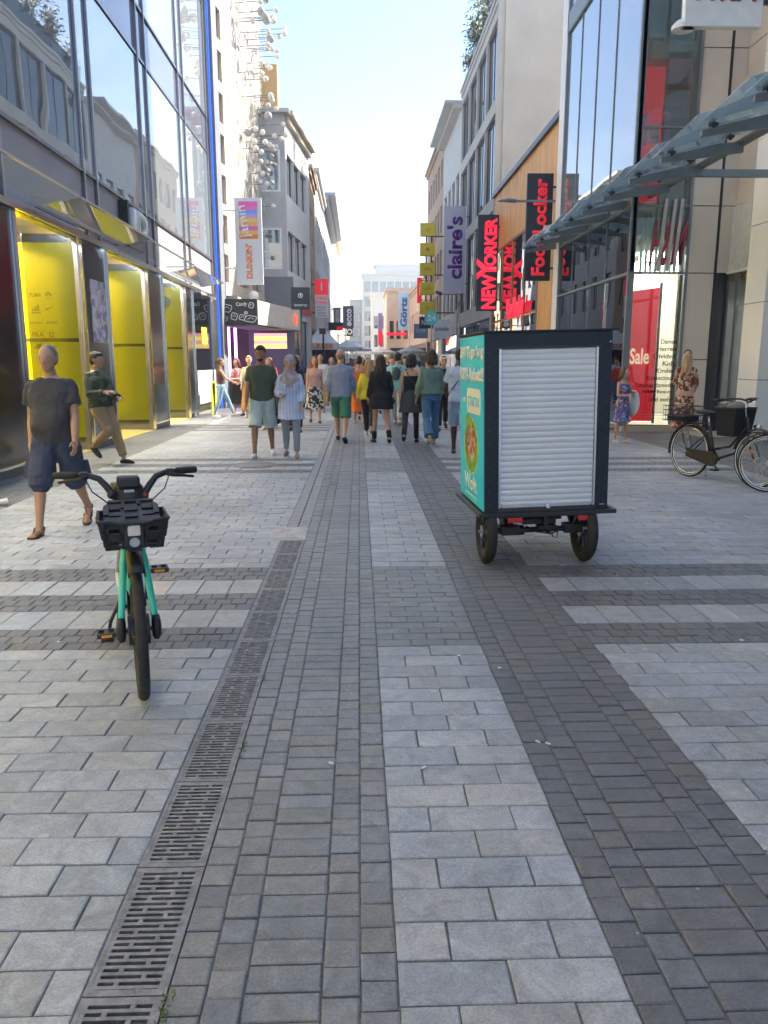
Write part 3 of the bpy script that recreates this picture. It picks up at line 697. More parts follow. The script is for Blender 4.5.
# ---------------- RIGHT: glass store with return wall ----------------
XG=5.93; XR=8.2; HR=20.5
rg=thing('fashion_store_building','large glass and beige stone store on the right with stepped front','building',(XG,17.4,0))
M_beige=mat('beige_panel',(.68,.6,.51),.55,noise=(1.2,.05),bump=(6,.05))
M_wpan=mat('white_panel',(.8,.8,.79),.45,noise=(1,.04))
p=MB(); p.box(XG+3.2,22,17.9,24.2,0,HR); p.box(XR+3.0,22,-9,17.9,0,HR); p.box(XG,22,-9,24.2,HR,HR+.3) if 0 else p.box(XR,22,-9,17.4,HR-.3,HR); p.box(XG,22,17.4,24.2,HR-.3,HR)
for z in (4.0,7.9,12.2,16.4): p.box(XG+.35,XG+3.2,17.75,23.9,z,z+.35); 
for z in (5.1,8.6,12.8,16.8): p.box(XR+.3,XR+3.0,-8.8,15.1,z,z+.35)
p.build('body',M_int,rg,True)
p=MB(); p.box(XG,XG+3.2,23.62,24.24,0,HR); p.build('end_pier',M_white,rg,True)
# shopfront frames along the street
fr=MB()
for y in (17.4,19.2,20.7,22.2,23.58): fr.box(XG+.02,XG+.1,y-.02,y+.02,3.5,HR)
for y in (17.42,23.56): fr.box(XG-.02,XG+.12,y-.04,y+.04,0,HR)
for z in (.1,3.47,4.87,10.6,15.4): fr.box(XG-.01,XG+.1,17.4,23.6,z-.03,z+.03)
fr.box(XG-.02,XG+.12,17.42,23.6,10.6,11.1)
for z in (.12,3.47,4.87,6.45,10.6,14.5): fr.box(XG+.12,7.2,17.38,17.44,z-.02,z+.02)
fr.box(7.17,7.23,17.36,17.46,0,HR)
fr.build('steel_frame',M_gdk,rg,True)
for (y0,y1) in ((17.46,19.18),(19.22,20.68),(20.72,22.18),(22.22,23.52)):
    for z0,z1 in ((.15,3.44),(3.5,4.84),(4.9,10.57),(11.12,15.36),(15.44,HR-.4)):
        p=MB(); p.box(XG+.04,XG+.055,y0,y1,z0,z1); p.build('glass_pane',M_winL if z0>4 else M_win,rg,True)
for z0,z1 in ((.15,3.44),(3.5,4.84),(4.9,6.42),(6.48,10.57),(10.65,14.4),(14.6,HR-.4)):
    p=MB(); p.box(XG+.12,7.165,17.4,17.415,z0,z1); p.build('corner_glass_pane',M_shop if z0<3 else M_canop if 0 else veiled_glass('greenish_glass',(.8,.88,.84),(.55,.62,.58),.16,1.45,.02),rg,True)  # upper panes carry a pale veil so the interior looks brighter
# beige panels with joints
p=MB()
zz=[0,1.6,3.47,4.87,6.45,8.0,10.0,12,14,16,18,HR]
for a,c in zip(zz,zz[1:]):
    p.box(7.235,7.83,17.4,17.8,a+.012,c-.008); 
p.build('stone_panel',M_beige,rg,True,bevel=.004)
p=MB(); p.box(7.235,8.2,17.43,17.9,0,HR); p.box(7.84,7.88,17.38,17.43,0,HR); p.build('dark_joint',M_dk,rg,True)
# second bit of return plus the wall along the doorway recess
p=MB()
for a,c in zip(zz,zz[1:]):
    if a<3.4: continue
    p.box(7.885,8.2,17.4,17.8,a+.012,c-.008)
    if a>4.8: p.box(8.205,8.45,16.02,17.78,a+.012,c-.008)
p.build('upper_stone_panel',M_beige,rg,True)
p=MB()
for i in range(14): p.box(8.12,8.2,16.05+i*.096,16.05+i*.096+.05,3.52,4.84)
p.box(8.1,8.45,16.0,17.4,3.44,3.5); p.build('white_slats',M_white,rg,True)
p=MB(); p.box(8.15,8.9,17.3,17.42,0,3.44); p.box(8.15,8.2,16.9,17.0,0,3.44); p.build('door_jamb',M_gdk,rg,True)
p=MB(); p.box(8.25,11,16.0,17.3,3.3,3.44); p.box(10.9,11,15.9,17.4,0,3.4); p.build('doorway_lining',mat('doorway_tan',(.4,.29,.2),.7),rg,True)
# column
p=MB()
for a,c in zip([0,1.2,2.7,4.2,5.8,7.4,9,11,13,15,17],[1.2,2.7,4.2,5.8,7.4,9,11,13,15,17,HR]): p.box(7.85,8.5,15.15,15.95,a+.006,c-.006)
p.build('column',M_wpan,rg,True,bevel=.006)
p=MB(); p.box(7.88,8.47,15.18,15.92,0,HR-.1); p.build('column_core',M_dk,rg,True)
# near display windows along X=8.2
fr=MB(); 
for y in (-8,-5,-2,1,4,7,10,12.7,15.1): fr.box(XR-.02,XR+.08,y-.03,y+.03,0,HR)
for z in (.12,3.3,5.0,8.5,12.7,16.7): fr.box(XR-.015,XR+.08,-9,15.12,z-.03,z+.03)
fr.build('display_frame',M_gdk,rg,True)
for y0,y1 in ((-7.96,-5.04),(-4.96,-2.04),(-1.96,.96),(1.04,3.96),(4.04,6.96),(7.04,9.96),(10.04,12.66),(12.74,15.06)):
    for z0,z1 in ((.16,3.26),(3.34,4.96),(5.04,8.46),(8.54,12.66),(12.74,16.66),(16.74,HR-.4)):
        p=MB(); p.box(XR+.02,XR+.035,y0,y1,z0,z1); p.build('display_pane',M_win if z0<5 else M_winL,rg,True)
# display inside: pale wall, red sale posters, lights, lettering
p=MB(); p.box(XG+.3,XG+3.1,21.5,21.6,.02,3.9); p.box(XG+.15,XG+3.1,17.6,23.5,.0,.12); p.box(XG+3.1,XG+3.2,17.5,23.5,0,HR-.5); p.build('display_wall',mat('display_cream',(.75,.72,.62),.8),rg,True)
p=MB(); p.box(XG+.6,XG+2.4,18.2,18.5,3.85,3.95); p.box(XG+.6,XG+2.4,20.2,20.5,3.85,3.95); p.box(XR+.8,XR+2,10.4,12.2,4.9,5.0); p.build('shop_lamp',M_lampw,rg,True)
M_red=mat('sale_red',(.8,.012,.025),.5,emit=.12)  # red print with a slight glow added to brighten it
sp_=MB(); sp_.add([(x_,y_+d_,z_) for d_ in (0,.03) for x_,y_,z_ in ((6.14,17.95,.2),(6.80,17.8,.2),(6.80,17.8,3.2),(6.14,17.95,3.12))],[(3,2,1,0),(4,5,6,7),(0,1,5,4),(1,2,6,5),(2,3,7,6),(3,0,4,7)])
sp_.build('red_poster',M_red,rg,True)
dv=Vector((.73,-.2,0)).normalized()
text('Sale',.42,.36,mat('cream_print',(.85,.78,.55),.5,emit=.2),rg,(6.24,17.89,1.5),dv,(0,0,1),.01,bold=.02)  # cream letters given a small added glow
sp_=MB(); sp_.box(XG+.14,XG+.17,17.5,18.55,4.95,7.8); sp_.box(6.06,6.50,17.49,17.52,4.95,7.65); sp_.add([(6.12,17.46,5.2),(6.5,17.46,5.2),(6.5,17.46,7.5),(6.12,17.46,7.2)],[(0,1,2,3)]) if 0 else None
sp_.build('upper_red_poster',M_red,rg,True)
text('Sale',.9,.62,M_white,rg,(5.75+.0,17.485,5.6),(1,0,0),(0,0,1),.004,bold=.03) if 0 else text('le',.34,.62,M_white,rg,(6.10,17.486,6.1),(1,0,0),(0,0,1),.003,bold=.03)
fr=MB(); fr.box(6.81,6.85,17.76,17.82,.15,3.3); fr.build('poster_frame',M_dk,rg,True)
# black small print on the corner glass
M_ink=MT['black_print']
for i,s_ in enumerate(('Damen','Herren','Divided','Kids','Kinder','Conscious','Umstandsmode','H&M Beauty','Und mehr')):
    text(s_,.07*len(s_),.10,M_ink,rg,(7.1-.07*len(s_),17.39,1.95-i*.16),(1,0,0),(0,0,1),.003,bold=.01)
p=MB()
for i in range(3): p.box(6.3,7.05,17.392,17.396,.42-i*.07,.425-i*.07)
p.build('fine_print',M_ink,rg,True)
# blinds band with the store letters
p=MB()
for i in range(9): p.box(6.2+i*.11,6.2+i*.11+.05,17.5,17.54,3.5,4.85)
for i in range(30): p.box(XG+.16,XG+.19,17.6+i*.2,17.7+i*.2,3.5,4.85)
p.build('vertical_blinds',M_white,rg,True)
text('H&M',.72,.95,mat('store_red',(.42,.05,.09),.5),rg,(6.34,17.37,3.62),(1,0,0),(.12,0,1),.02,bold=.02)
p=MB(); 
for x in (6.55,6.75,6.9): p.bar((x,17.34,3.5),(x+.1,17.34,5.0),.07,.02)
p.build('brace_bars',mat('pale_bar',(.5,.5,.47),.5),rg,True)
# small white globe/dome lamps inside upper window
for x,z in ((6.6,8.6),(6.9,7.0),(6.35,7.9)):
    p=MB(); p.ell((x,18.6,z),(.22,.22,.1),16,8); p.build('ceiling_lamp',M_lampw if 0 else M_white,rg,True)
# pale shop podium and threshold
p=MB(); p.box(XG-.02,7.2,17.25,17.36,0,.12); p.box(7.2,8.2,15.96,17.34,-.01,.01); p.build('threshold',mat('threshold_stone',(.5,.42,.33),.6),rg,True)

# glass canopy of the store
cn=thing('glass_canopy','long grey steel canopy with overlapping tilted glass panes over the right store front','canopy',(5.9,17,4.9))
ys=[24.0-1.52*i for i in range(12)]
bm_=MB(); bm_.cyl((6.33,24.2,5.1),(6.33,ys[-1]-.5,5.1),.07,12); bm_.box(6.35,7.9,15.3,15.4,5.0,5.13); bm_.build('main_tube',M_gdk,cn,True,smooth=True)
for i,y in enumerate(ys):
    p=MB(); p.add([(4.98,y-.03,4.76),(6.33,y-.03,4.93),(6.33,y-.03,5.1),(5.9,y-.03,5.06),(4.98,y-.03,4.84),(4.98,y+.03,4.76),(6.33,y+.03,4.93),(6.33,y+.03,5.1),(5.9,y+.03,5.06),(4.98,y+.03,4.84)],
        [(0,1,2,3,4),(5,6,7,8,9),(0,1,6,5),(1,2,7,6),(2,3,8,7),(3,4,9,8),(4,0,5,9)]); 
    a=p.build('canopy_arm',M_gdk,cn,True)
    for x in (5.15,6.1):
        p=MB(); p.cyl((x,y-.02,4.83+.26*(x-5)),(x,y-.02,4.93+.26*(x-5)),.025,8); p.box(x-.05,x+.05,y-.06,y+.04,4.86+.26*(x-5.0),4.90+.26*(x-5.0))
        p.build('clamp',M_dk,cn,True)
    if i<len(ys)-1:
        yn=ys[i+1]
        p=MB(); p.add([(4.88,y+.1,4.86),(6.4,y+.1,5.26),(6.4,yn-.06,5.42),(4.88,yn-.06,5.02),(4.88,y+.1,4.875),(6.4,y+.1,5.275),(6.4,yn-.06,5.435),(4.88,yn-.06,5.035)],[(0,1,2,3),(7,6,5,4),(0,4,5,1),(1,5,6,2),(2,6,7,3),(3,7,4,0)]); p.build('canopy_pane',M_canop2,cn,True)
# hanging white sign box and dome lamp top right
t=thing('projecting_sign_box','white box sign with dark red letters high at the top right','sign',(6.6,15.2,0))
p=MB(); p.box(-.7,.72,-.09,.09,7.5,9.0); p.build('box',M_white,t,bevel=.02); p=MB(); p.box(.72,1.4,-.04,.04,7.9,8.0); p.box(.72,1.4,-.04,.04,8.6,8.7); p.build('bracket',M_dk,t)
text('H&M',1.1,1.15,MT['store_red'],t,(-.52,-.092,7.9),(1,0,0),(.1,0,1),.02,bold=.02,world=False)
t=thing('dome_lamp','white dome lamp under the box sign at the top right','lamp',(5.95,15.3,7.55))
p=MB(); p.tube([(0,0,.12),(0,0,.1),(0,0,.02),(0,0,-.05)],[.03,.12,.2,.2],20); p.build('shade',M_white,t,smooth=True); p=MB(); p.cyl((0,0,.1),(0,0,.6),.02,8); p.build('rod',M_white,t)

# ---------------- RIGHT 2: wooden clad shop ----------------
XG=6.1
wd=thing('wood_clad_shop','low shop clad in honey coloured upright boards with a black roof edge','building',(XG,24.3,0))
M_wood=mat('honey_wood',(.68,.36,.11),.55,noise=(3,.28,(1,4,.25)),bump=(4,.2,(1,12,.3)))
p=MB()
for i in range(60):
    y=24.36+i*.2
    if y>36.1: break
    z0=6.35 if y>27.0 else 0
    p.box(XG+.0,XG+.05,y,y+.194,z0,8.72)
p.build('boards',M_wood,wd,True)
p=MB(); p.box(XG+.05,XG+12,24.3,36.2,6.2,8.7); p.box(XG+.05,XG+12,24.3,27.0,0,6.2); p.box(XG+.051,XG+12,35.9,36.2,0,6.2); p.build('wall',M_intd,wd,True)
p=MB(); p.box(XG-.12,XG+12,24.28,36.3,8.72,8.9); p.box(XG-.03,XG+.06,24.26,24.35,0,8.72); p.build('roof_edge',M_dk,wd,True)
p=MB()
for y in (27.05,29.3,31.6,33.9,35.9): p.box(XG-.02,XG+.08,y-.04,y+.04,0,6.3)
for z in (.15,3.3,6.3): p.box(XG-.02,XG+.08,27,35.95,z-.04,z+.04)
p.build('shop_frame',mat('wood_frame',(.35,.17,.05),.5),wd,True)
for y0,y1 in ((27.09,29.26),(29.34,31.56),(31.64,33.86),(33.94,35.86)):
    for z0,z1 in ((.2,3.25),(3.35,6.25)):
        p=MB(); p.box(XG+.02,XG+.035,y0,y1,z0,z1); p.build('shop_pane',M_win,wd,True)
p=MB(); p.box(XG+2.2,XG+2.3,27,36,0,6.2); p.build('shop_back',M_int,wd,True)
p=MB(); p.box(XG+.8,XG+1.6,27.5,35,6.0,6.1); p.box(XG+.8,XG+1.6,27.5,35,3.0,3.06); p.build('shop_lamp',M_lampw,wd,True)
M_neon=mat('red_letters',(.85,.02,.05),.4,emit=.3)
text('NEW YORKER',5.2,.62,M_neon,wd,(XG-.06,35.2,3.75),(0,-1,0),(0,0,1),.05,bold=.02) if 0 else None
text('NewYorker',3.2,.75,M_neon,wd,(XG-.1,31.9,3.25),(0,-1,0),(0,-.1,1),.05,bold=.03)
# signs
def vsign(name,label,x0,x1,y,z0,z1,bm2,th=.08,arm=None,group=None):
    t=thing(name,label,'sign',((x0+x1)/2,y,0),group=group); w_=(x1-x0)/2
    p=MB(); p.box(-w_,w_,-th,th,z0,z1); p.build('panel',bm2,t,bevel=.012)
    if arm: 
        p=MB()
        for z in (z0+(z1-z0)*.12,z1-(z1-z0)*.12): p.cyl((w_ if arm>0 else -w_,0,z),(w_+arm if arm>0 else -w_+arm,0,z),.03,8)
        p.build('bracket',M_dk,t)
    return t
t=vsign('vertical_sign','black vertical sign with red lettering on the honey wood shop',5.18,5.98,24.9,4.05,7.2,M_sign_dk,arm=.2)
text('Foot Locker',2.85,.42,mat('signal_red',(.8,.03,.05),.5,emit=.1),t,(.22,-.082,4.2),(0,0,1),(-1,0,0),.02,bold=.035,world=False)
t=vsign('vertical_sign','black sign with big bright red stacked capitals beyond the wood shop',5.15,6.05,34.7,3.75,7.75,M_sign_dk,arm=.1)
o=text('NEW',1.5,.62,MT['red_letters'],t,(.38,-.082,3.82),(0,0,1),(-1,0,0),.03,bold=.05,world=False)
o=text('Y',.9,.86,MT['red_letters'],t,(.38,-.09,5.05),(0,0,1),(-1,0,0),.03,bold=.05,world=False)
o=text('ORKER',2.0,.55,MT['red_letters'],t,(.38,-.082,5.62),(0,0,1),(-1,0,0),.03,bold=.05,world=False)
t=thing('floodlight_arm','dark grey spotlight on a long horizontal arm between the two red lettered signs','lamp',(6.0,24.6,6.35))
p=MB(); p.bar((-.0,0,0),(-1.2,0,0),.08,.06); p.build('arm',M_gdk,t); p=MB(); p.tube([(-1.2,0,.0),(-1.45,0,.02),(-1.75,0,.0)],[.1,.1,.03],10,flat=.6); p.build('lamp_head',M_gdk,t)

# ---------------- RIGHT 3: concrete frame building with roof shrubs ----------------
M_conc=mat('smooth_concrete',(.5,.47,.42),.8,noise=(.9,.07),bump=(8,.12))
M_roug=mat('party_wall_render',(.55,.5,.43),.9,noise=(.8,.08),bump=(25,.4))
r3_=[(.5,3.6,[(.4,11.7)]),(4.4,8.3,even(12.1,4,2.75)),(8.9,12.4,even(12.1,4,2.75)),(13.0,16.2,even(12.1,4,2.75))]
rr3,Mr3,Lr3=building('concrete_frame_building','beige building with a blank party wall and deep dark windows in a concrete frame',(XG,36.4),(XG,48.5),1,16.9,r3_,M_conc,fm=M_dk,gm=glass('dark_window_glass',(.12,.12,.14),1.6,.03),depth=12,cornice=.12,nm=2)
p=MB(); p.box(XG+.3,XG+14,36.32,36.38,6.5,19.6); p.box(XG+3,XG+14,36.4,48,16.9,19.6); p.build('party_wall',M_roug,rr3,True)
p=MB(); p.box(XG+.1,XG+.14,36.5,48.3,17.0,18.0); p.build('roof_glass_rail',M_shop,rr3,True)
def leafy(name,label,loc,h,r,n,seed,group,c=(.07,.12,.035)):
    rd=random.Random(seed); t=thing(name,label,'shrub',loc,group=group)
    st=MB(); tips=[]
    for i in range(7):
        a=rd.uniform(0,6.28); d=r*rd.uniform(.2,.8); tp=(d*math.cos(a),d*math.sin(a),h*rd.uniform(.6,1)); st.tube([(0,0,0),(tp[0]*.3,tp[1]*.3,tp[2]*.5),tp],[.035,.025,.01],6)
        for k in range(3): tips.append(Vector(tp)*rd.uniform(.5,1.05)+Vector((rd.gauss(0,.12),rd.gauss(0,.12),rd.gauss(0,.15))))
    st.build('stems',mat('bark',(.12,.09,.06),.9),t)
    lf=MB()
    for i in range(n):
        b_=rd.choice(tips); p_=b_+Vector((rd.gauss(0,r*.22),rd.gauss(0,r*.22),rd.gauss(0,h*.12))); s_=rd.uniform(.08,.16)
        d=Vector((rd.uniform(-1,1),rd.uniform(-1,1),rd.uniform(-.6,.8))).normalized(); e=d.orthogonal().normalized(); 
        lf.add([p_,p_+d*s_+e*s_*.4,p_+d*s_*2,p_+d*s_-e*s_*.4],[(0,1,2,3)])
    lf.build('leaves',mat('leaf',c,.6,island=.45),t)
    return t
sh=['tallest leafy shrub at the near corner of the beige building roof','bushy green shrub second along the beige building roof edge','green shrub in the middle of the beige building roof edge','loose hanging shrub towards the far end of the beige building roof','small shrub at the far end of the beige building roof edge']
for i,(y,h,r,n) in enumerate(((37.2,4.2,1.0,900),(39.2,3.6,1.0,900),(41.6,2.9,.9,800),(44.0,2.4,.8,700),(46.4,1.4,.6,400))):
    leafy('roof_shrub',sh[i],(XG-.05+.3,y,16.9),h,r,n,i,'shrubs on the beige roof')
# claire's sign
t=vsign('vertical_sign','lilac white vertical sign with purple lower case lettering',4.72,5.95,44.5,5.3,9.95,mat('lilac_panel',(.52,.5,.6),.5),arm=.15)
text("claire's",3.3,.85,mat('purple_print',(.13,.03,.26),.5),t,(.42,-.082,6.1),(0,0,1),(-1,0,0),.02,bold=.03,world=False)
# small white sign below
t=vsign('box_sign','small white box sign low beside the lamp post arm',4.4,5.4,46.5,2.9,4.0,M_white); text('hunkemöller',.8,.25,M_ink,t,(-.4,-.082,3.35),(1,0,0),(0,0,1),.01,world=False)
row_l(48.5,58,XG,XG,16.4,'pale fronted house with a projecting eaves after the concrete frame building',M_pale,cor=1.0,n=4,w_=1.5)
row_l(58,71,XG,XG,17.3,'tall brown topped house far along the right row',M_tan,n=6)
row_l(71,92,XG,5.9,8.9,'low pinkish house stepping down on the right row',mat('pink_render',(.55,.42,.37),.8,noise=(1.5,.08)),n=8)
# closing buildings facing us
def closing(name,label,x0,x1,y,H,wm,nx,h0=4.2,depth=10,cor=.4,w_=1.1):
    M=Matrix(((1,0,0,x0),(0,-1,0,y),(0,0,1,0),(0,0,0,1))); L_=x1-x0
    root=thing(name,label,'building',(x0,y,0)); rows=[(.5,3.2,[(.4,L_-.4)])]; z=h0
    while z+2<H-.5: rows.append((z,z+2.1,even(L_,nx,w_))); z+=3.2
    w__=MB(M); wall_rows(w__,L_,H,rows); w__.box(0,.3,-depth,-.3,0,H); w__.box(L_-.3,L_,-depth,-.3,0,H); w__.build('wall',wm,root,True)
    i=MB(M); i.box(.31,L_-.31,-3,-2.9,0,H-.1); i.build('interior',M_intd,root,True)
    rf=MB(M); rf.box(-.2,L_+.2,-depth,cor,H+.002,H+.4); rf.build('roof',wm,root,True)
    for r in rows:
        for p_,q_ in r[2]: window_obj(q_-p_,r[1]-r[0],M_dk,M_win,1,0,.06,root,M@Matrix.Translation((p_,-.12,r[0])))
    return root
closing('peach_house','peach coloured house with tall narrow windows facing down the street',3.3,6.9,93,9.6,mat('peach_render',(.58,.47,.38),.8,noise=(1.5,.06)),4,w_=.5)
closing('cream_block','large pale cream block closing the end of the street',.9,22,178,20.5,M_pale,12,w_=1.3)
t=thing('attic_storey','set back white attic on the pale block at the street end','building',(5,184,0)); p=MB(); p.box(-1,16,0,8,20.9,23.2); p.build('wall',M_off,t); p=MB(); p.box(-1.4,16.4,-.5,8,23.2,23.6); p.build('roof',M_pale,t)
closing('pale_end_house','pale tall house closing the left end of the street beyond the sunlit row',-6,.85,186,15.5,M_off,5,w_=.8)
closing('cream_house','narrow pale house right of the street end gap',2.3,5.8,140,13,M_off,3,w_=.7)
# ---------------- street furniture and far signs ----------------
t=vsign('sign_post','square black sign on a dark post with a pale round emblem',-2.28,-1.64,27.0,3.3,4.02,M_sign_dk)
p=MB(); p.cyl((.0,0,0),(0,0,3.3),.045,10); p.cyl((0,0,0),(0,0,.5),.08,10); p.build('post',M_dk,t)
p=MB(); p.torus((0,-.083,3.75),(0,1,0),.07,.012,20,5); p.cyl((0,-.083,3.72),(0,-.083,3.8),.02,6); p.build('emblem',M_chalk,t); text('lamarca',.42,.09,M_chalk,t,(-.21,-.082,3.4),(1,0,0),(0,0,1),.004,world=False)
t=vsign('red_info_sign','tall white sign topped with a red block and rows of small print',-2.18,-1.52,40,3.75,5.6,M_white,arm=-.3)
p=MB(); p.box(-.33,.33,-.095,-.082,4.85,5.6); p.build('red_block',M_red,t); p=MB(); p.box(-.035,.035,-.11,-.096,5.05,5.42); p.box(-.02,.02,-.11,-.096,5.42,5.5); p.build('emblem',M_white,t)
text('Prime',.5,.16,M_red,t,(-.25,-.084,4.62),(1,0,0),(0,0,1),.005,world=False,bold=.02); text('Kebap',.5,.16,M_red,t,(-.25,-.084,4.4),(1,0,0),(0,0,1),.005,world=False,bold=.02)
for i in range(4): text(('Pizza','Burger','Salate','Getränke')[i],.45,.08,M_ink,t,(-.22,-.084,4.2-i*.13),(1,0,0),(0,0,1),.005,world=False)
t=vsign('vertical_sign','dark navy vertical sign with pale capitals far down the left row',-1.4,-.45,70,4.5,6.4,mat('navy_panel',(.06,.07,.13),.5),arm=-.9); text('ecco',1.5,.4,M_chalk,t,(.3,-.084,4.65),(0,0,1),(-1,0,0),.02,world=False,bold=.03)
t=vsign('vertical_sign','grey blue vertical sign beside the navy one on the left row',-2.1,-1.5,66,4.5,6.0,mat('greyblue_panel',(.2,.28,.34),.5),arm=-.2); text('GEOX',1.2,.3,M_chalk,t,(.18,-.084,4.65),(0,0,1),(-1,0,0),.02,world=False,bold=.03)
t=vsign('box_sign','small black box sign with a red strip under the navy sign',-2.3,-1.2,60,3.9,4.5,M_sign_dk,arm=-.1); p=MB(); p.box(.1,.55,-.095,-.082,3.93,4.2); p.build('red_strip',M_red,t)
t=vsign('box_sign','round black and white emblem box sign far down on the left',-1.25,-.6,80,4.1,5.0,M_sign_dk,arm=-.9); p=MB(); p.torus((0,-.084,4.55),(0,1,0),.22,.05,20,6); p.build('emblem',M_chalk,t)
t=vsign('vertical_sign','pale blue and white vertical sign with blue script at the peach house',4.4,5.6,88,5.0,9.2,mat('pale_blue_panel',(.45,.62,.75),.5)); text('Görtz',3.2,.75,mat('blue_print',(.02,.12,.5),.5),t,(.35,-.084,5.4),(0,0,1),(-1,0,0),.02,world=False,bold=.03)
t=vsign('arrow_sign','bright red double arrow sign above the crowd at the peach house',3.1,4.9,84,4.35,4.62,MT['red_letters']); p=MB(); p.prism([(-1.1,4.48),(-.7,4.85),(-.7,4.12)],-.1,.1); p.prism([(1.1,4.48),(.7,4.85),(.7,4.12)],-.1,.1); p.build('arrow_head',MT['red_letters'],t)
t=vsign('vertical_sign','violet over red narrow banner left of the peach house windows',2.2,2.7,90,3.4,7.0,mat('violet_panel',(.3,.2,.5),.5)); p=MB(); p.box(-.25,.25,-.095,-.082,3.4,5.0); p.build('lower_panel',M_red,t)
t=vsign('vertical_sign','small red and white banner far on the right above the roofs',5.0,5.4,68,6.5,8.6,M_red,arm=.7)
# yellow boxes
M_ybox=mat('yellow_sign',(.8,.6,.02),.45)
t=thing('yellow_box_sign','mast carrying five yellow boxes stacked one above the other','sign',(4.3,50,0))
p=MB(); p.box(-.12,-.02,-.05,.05,4.0,10.0); p.box(.2,.3,-.05,.05,4.0,10.0); 
for z in (4.6,6.9,9.2): p.cyl((.3,0,z),(1.8,0,z),.04,8)
p.build('mast',M_dk,t)
for i,(s_) in enumerate(('LE','I','NER','LEN','Q')):
    z=9.2-i*1.17
    p=MB(); p.box(-.46,.46,-.2,.2,z,z+.76); b_=p.build('yellow_box',M_ybox,t,bevel=.01)
    text(s_,.12*len(s_)+.08,.2,mat('amber_print',(.5,.25,.01),.5),b_,(-.06*len(s_)-.04,-.203,z+.28),(1,0,0),(0,0,1),.01,world=False)
t=thing('round_stop_sign','round turquoise sign with white figures on a thin post','sign',(3.5,38,0))
p=MB(); p.cyl((0,.03,3.62),(0,-.03,3.62),.33,28); p.build('disc',mat('turquoise_sign',(.08,.55,.5),.5),t,smooth=True); text('24',.4,.27,M_chalk,t,(-.2,-.035,3.49),(1,0,0),(0,0,1),.006,world=False,bold=.02); p=MB(); p.cyl((0,.05,0),(0,.05,3.3),.035,8); p.build('post',M_steel,t)
t=vsign('box_sign','small black box sign with white script under the yellow boxes',3.75,4.75,49,3.6,4.3,M_sign_dk); text('Nanu',.7,.3,M_chalk,t,(-.35,-.084,3.8),(1,0,0),(0,0,1),.005,world=False)
t=vsign('box_sign','pale blue box sign on a dark frame low on the right row',3.9,4.9,56,3.2,4.2,mat('greyblue_panel',(.2,.28,.34),.5)); text('OLYMP',.7,.25,M_chalk,t,(-.35,-.084,3.6),(1,0,0),(0,0,1),.005,world=False)
t=thing('lamp_mast','slim grey mast with a cross arm and a small spotlight on its end','lamp',(4.15,33,0))
p=MB(); p.cyl((0,0,0),(0,0,4.4),.07,12,r2=.055); p.build('mast',M_gdk,t,smooth=True); p=MB(); p.cyl((.1,0,4.32),(-.75,0,4.32),.03,8); p.build('arm',M_gdk,t); p=MB(); p.tube([(-.7,0,4.32),(-.95,0,4.42)],[.09,.06],10); p.tube([(0,-.1,4.0),(0,-.14,3.85)],[.05,.03],8); p.build('lamp_head',M_dk,t)
t=thing('bollard_mast','thin pole with a small box on top standing in the crowd left','post',(-1.62,36,0)); p=MB(); p.cyl((0,0,0),(0,0,2.9),.04,8); p.build('pole',M_dk,t); p=MB(); p.box(-.18,.12,-.1,.1,2.8,3.05); p.build('camera_box',M_plast,t,bevel=.01)
# market tent and parasols
t=thing('market_stall','white peaked stall roof with orange lettering over a serving hatch','stall',(-1.85,43,0))
p=MB(); p.add([(-1.0,-1,2.55),(.75,-1,2.55),(.75,1,2.55),(-1.0,1,2.55),(-.4,0,3.25),(.1,0,3.2),(-1.0,-1,2.2),(.75,-1,2.2),(.75,1,2.2),(-1,1,2.2)],[(0,1,5,4),(1,2,5),(2,3,4,5),(3,0,4),(0,6,7,1),(1,7,8,2),(2,8,9,3),(3,9,6,0)]); p.build('roof',M_white,t)
p=MB()
for x in (-.95,.7):
    for y in (-.95,.95): p.cyl((x,y,0),(x,y,2.3),.03,8)
p.build('pole',M_steel,t); p=MB(); p.box(-.9,.65,-.85,-.3,0,1.0); p.box(-.9,.65,.8,.85,0,2.3); p.build('counter',M_intd,t)
text('BURGER',1.3,.26,mat('orange_print',(.85,.22,.03),.5),t,(-.8,-1.01,2.26),(1,0,0),(0,0,1),.01,world=False,bold=.03)
def parasol(x,y,h,r,label,m):
    t=thing('parasol',label,'parasol',(x,y,0),group='parasols in the far crowd')
    p=MB(); rs=[]
    n=8
    p.add([(0,0,h)]+[(r*math.cos(2*math.pi*k/n),r*math.sin(2*math.pi*k/n),h-.5) for k in range(n)]+[(r*math.cos(2*math.pi*k/n),r*math.sin(2*math.pi*k/n),h-.68) for k in range(n)],[(0,1+k,1+(k+1)%n) for k in range(n)]+[(1+k,1+n+k,1+n+(k+1)%n,1+(k+1)%n) for k in range(n)])
    p.build('canopy',m,t); p=MB(); p.cyl((0,0,0),(0,0,h),.03,8); p.build('pole',M_steel,t)
parasol(-.75,52,3.0,1.0,'white parasol nearest in the crowd on the left side of the street',M_white)
parasol(-.2,66,3.1,1.3,'white parasol behind the nearest one',M_white)
parasol(2.2,78,3.0,1.5,'dusty cream parasol low over the distant crowd',MT['cream_canopy'])
parasol(4.3,64,2.9,1.2,'cream parasol on the right side of the distant crowd',MT['cream_canopy'])
parasol(.9,92,3.2,1.6,'farthest pale parasol near the end of the street',M_white)

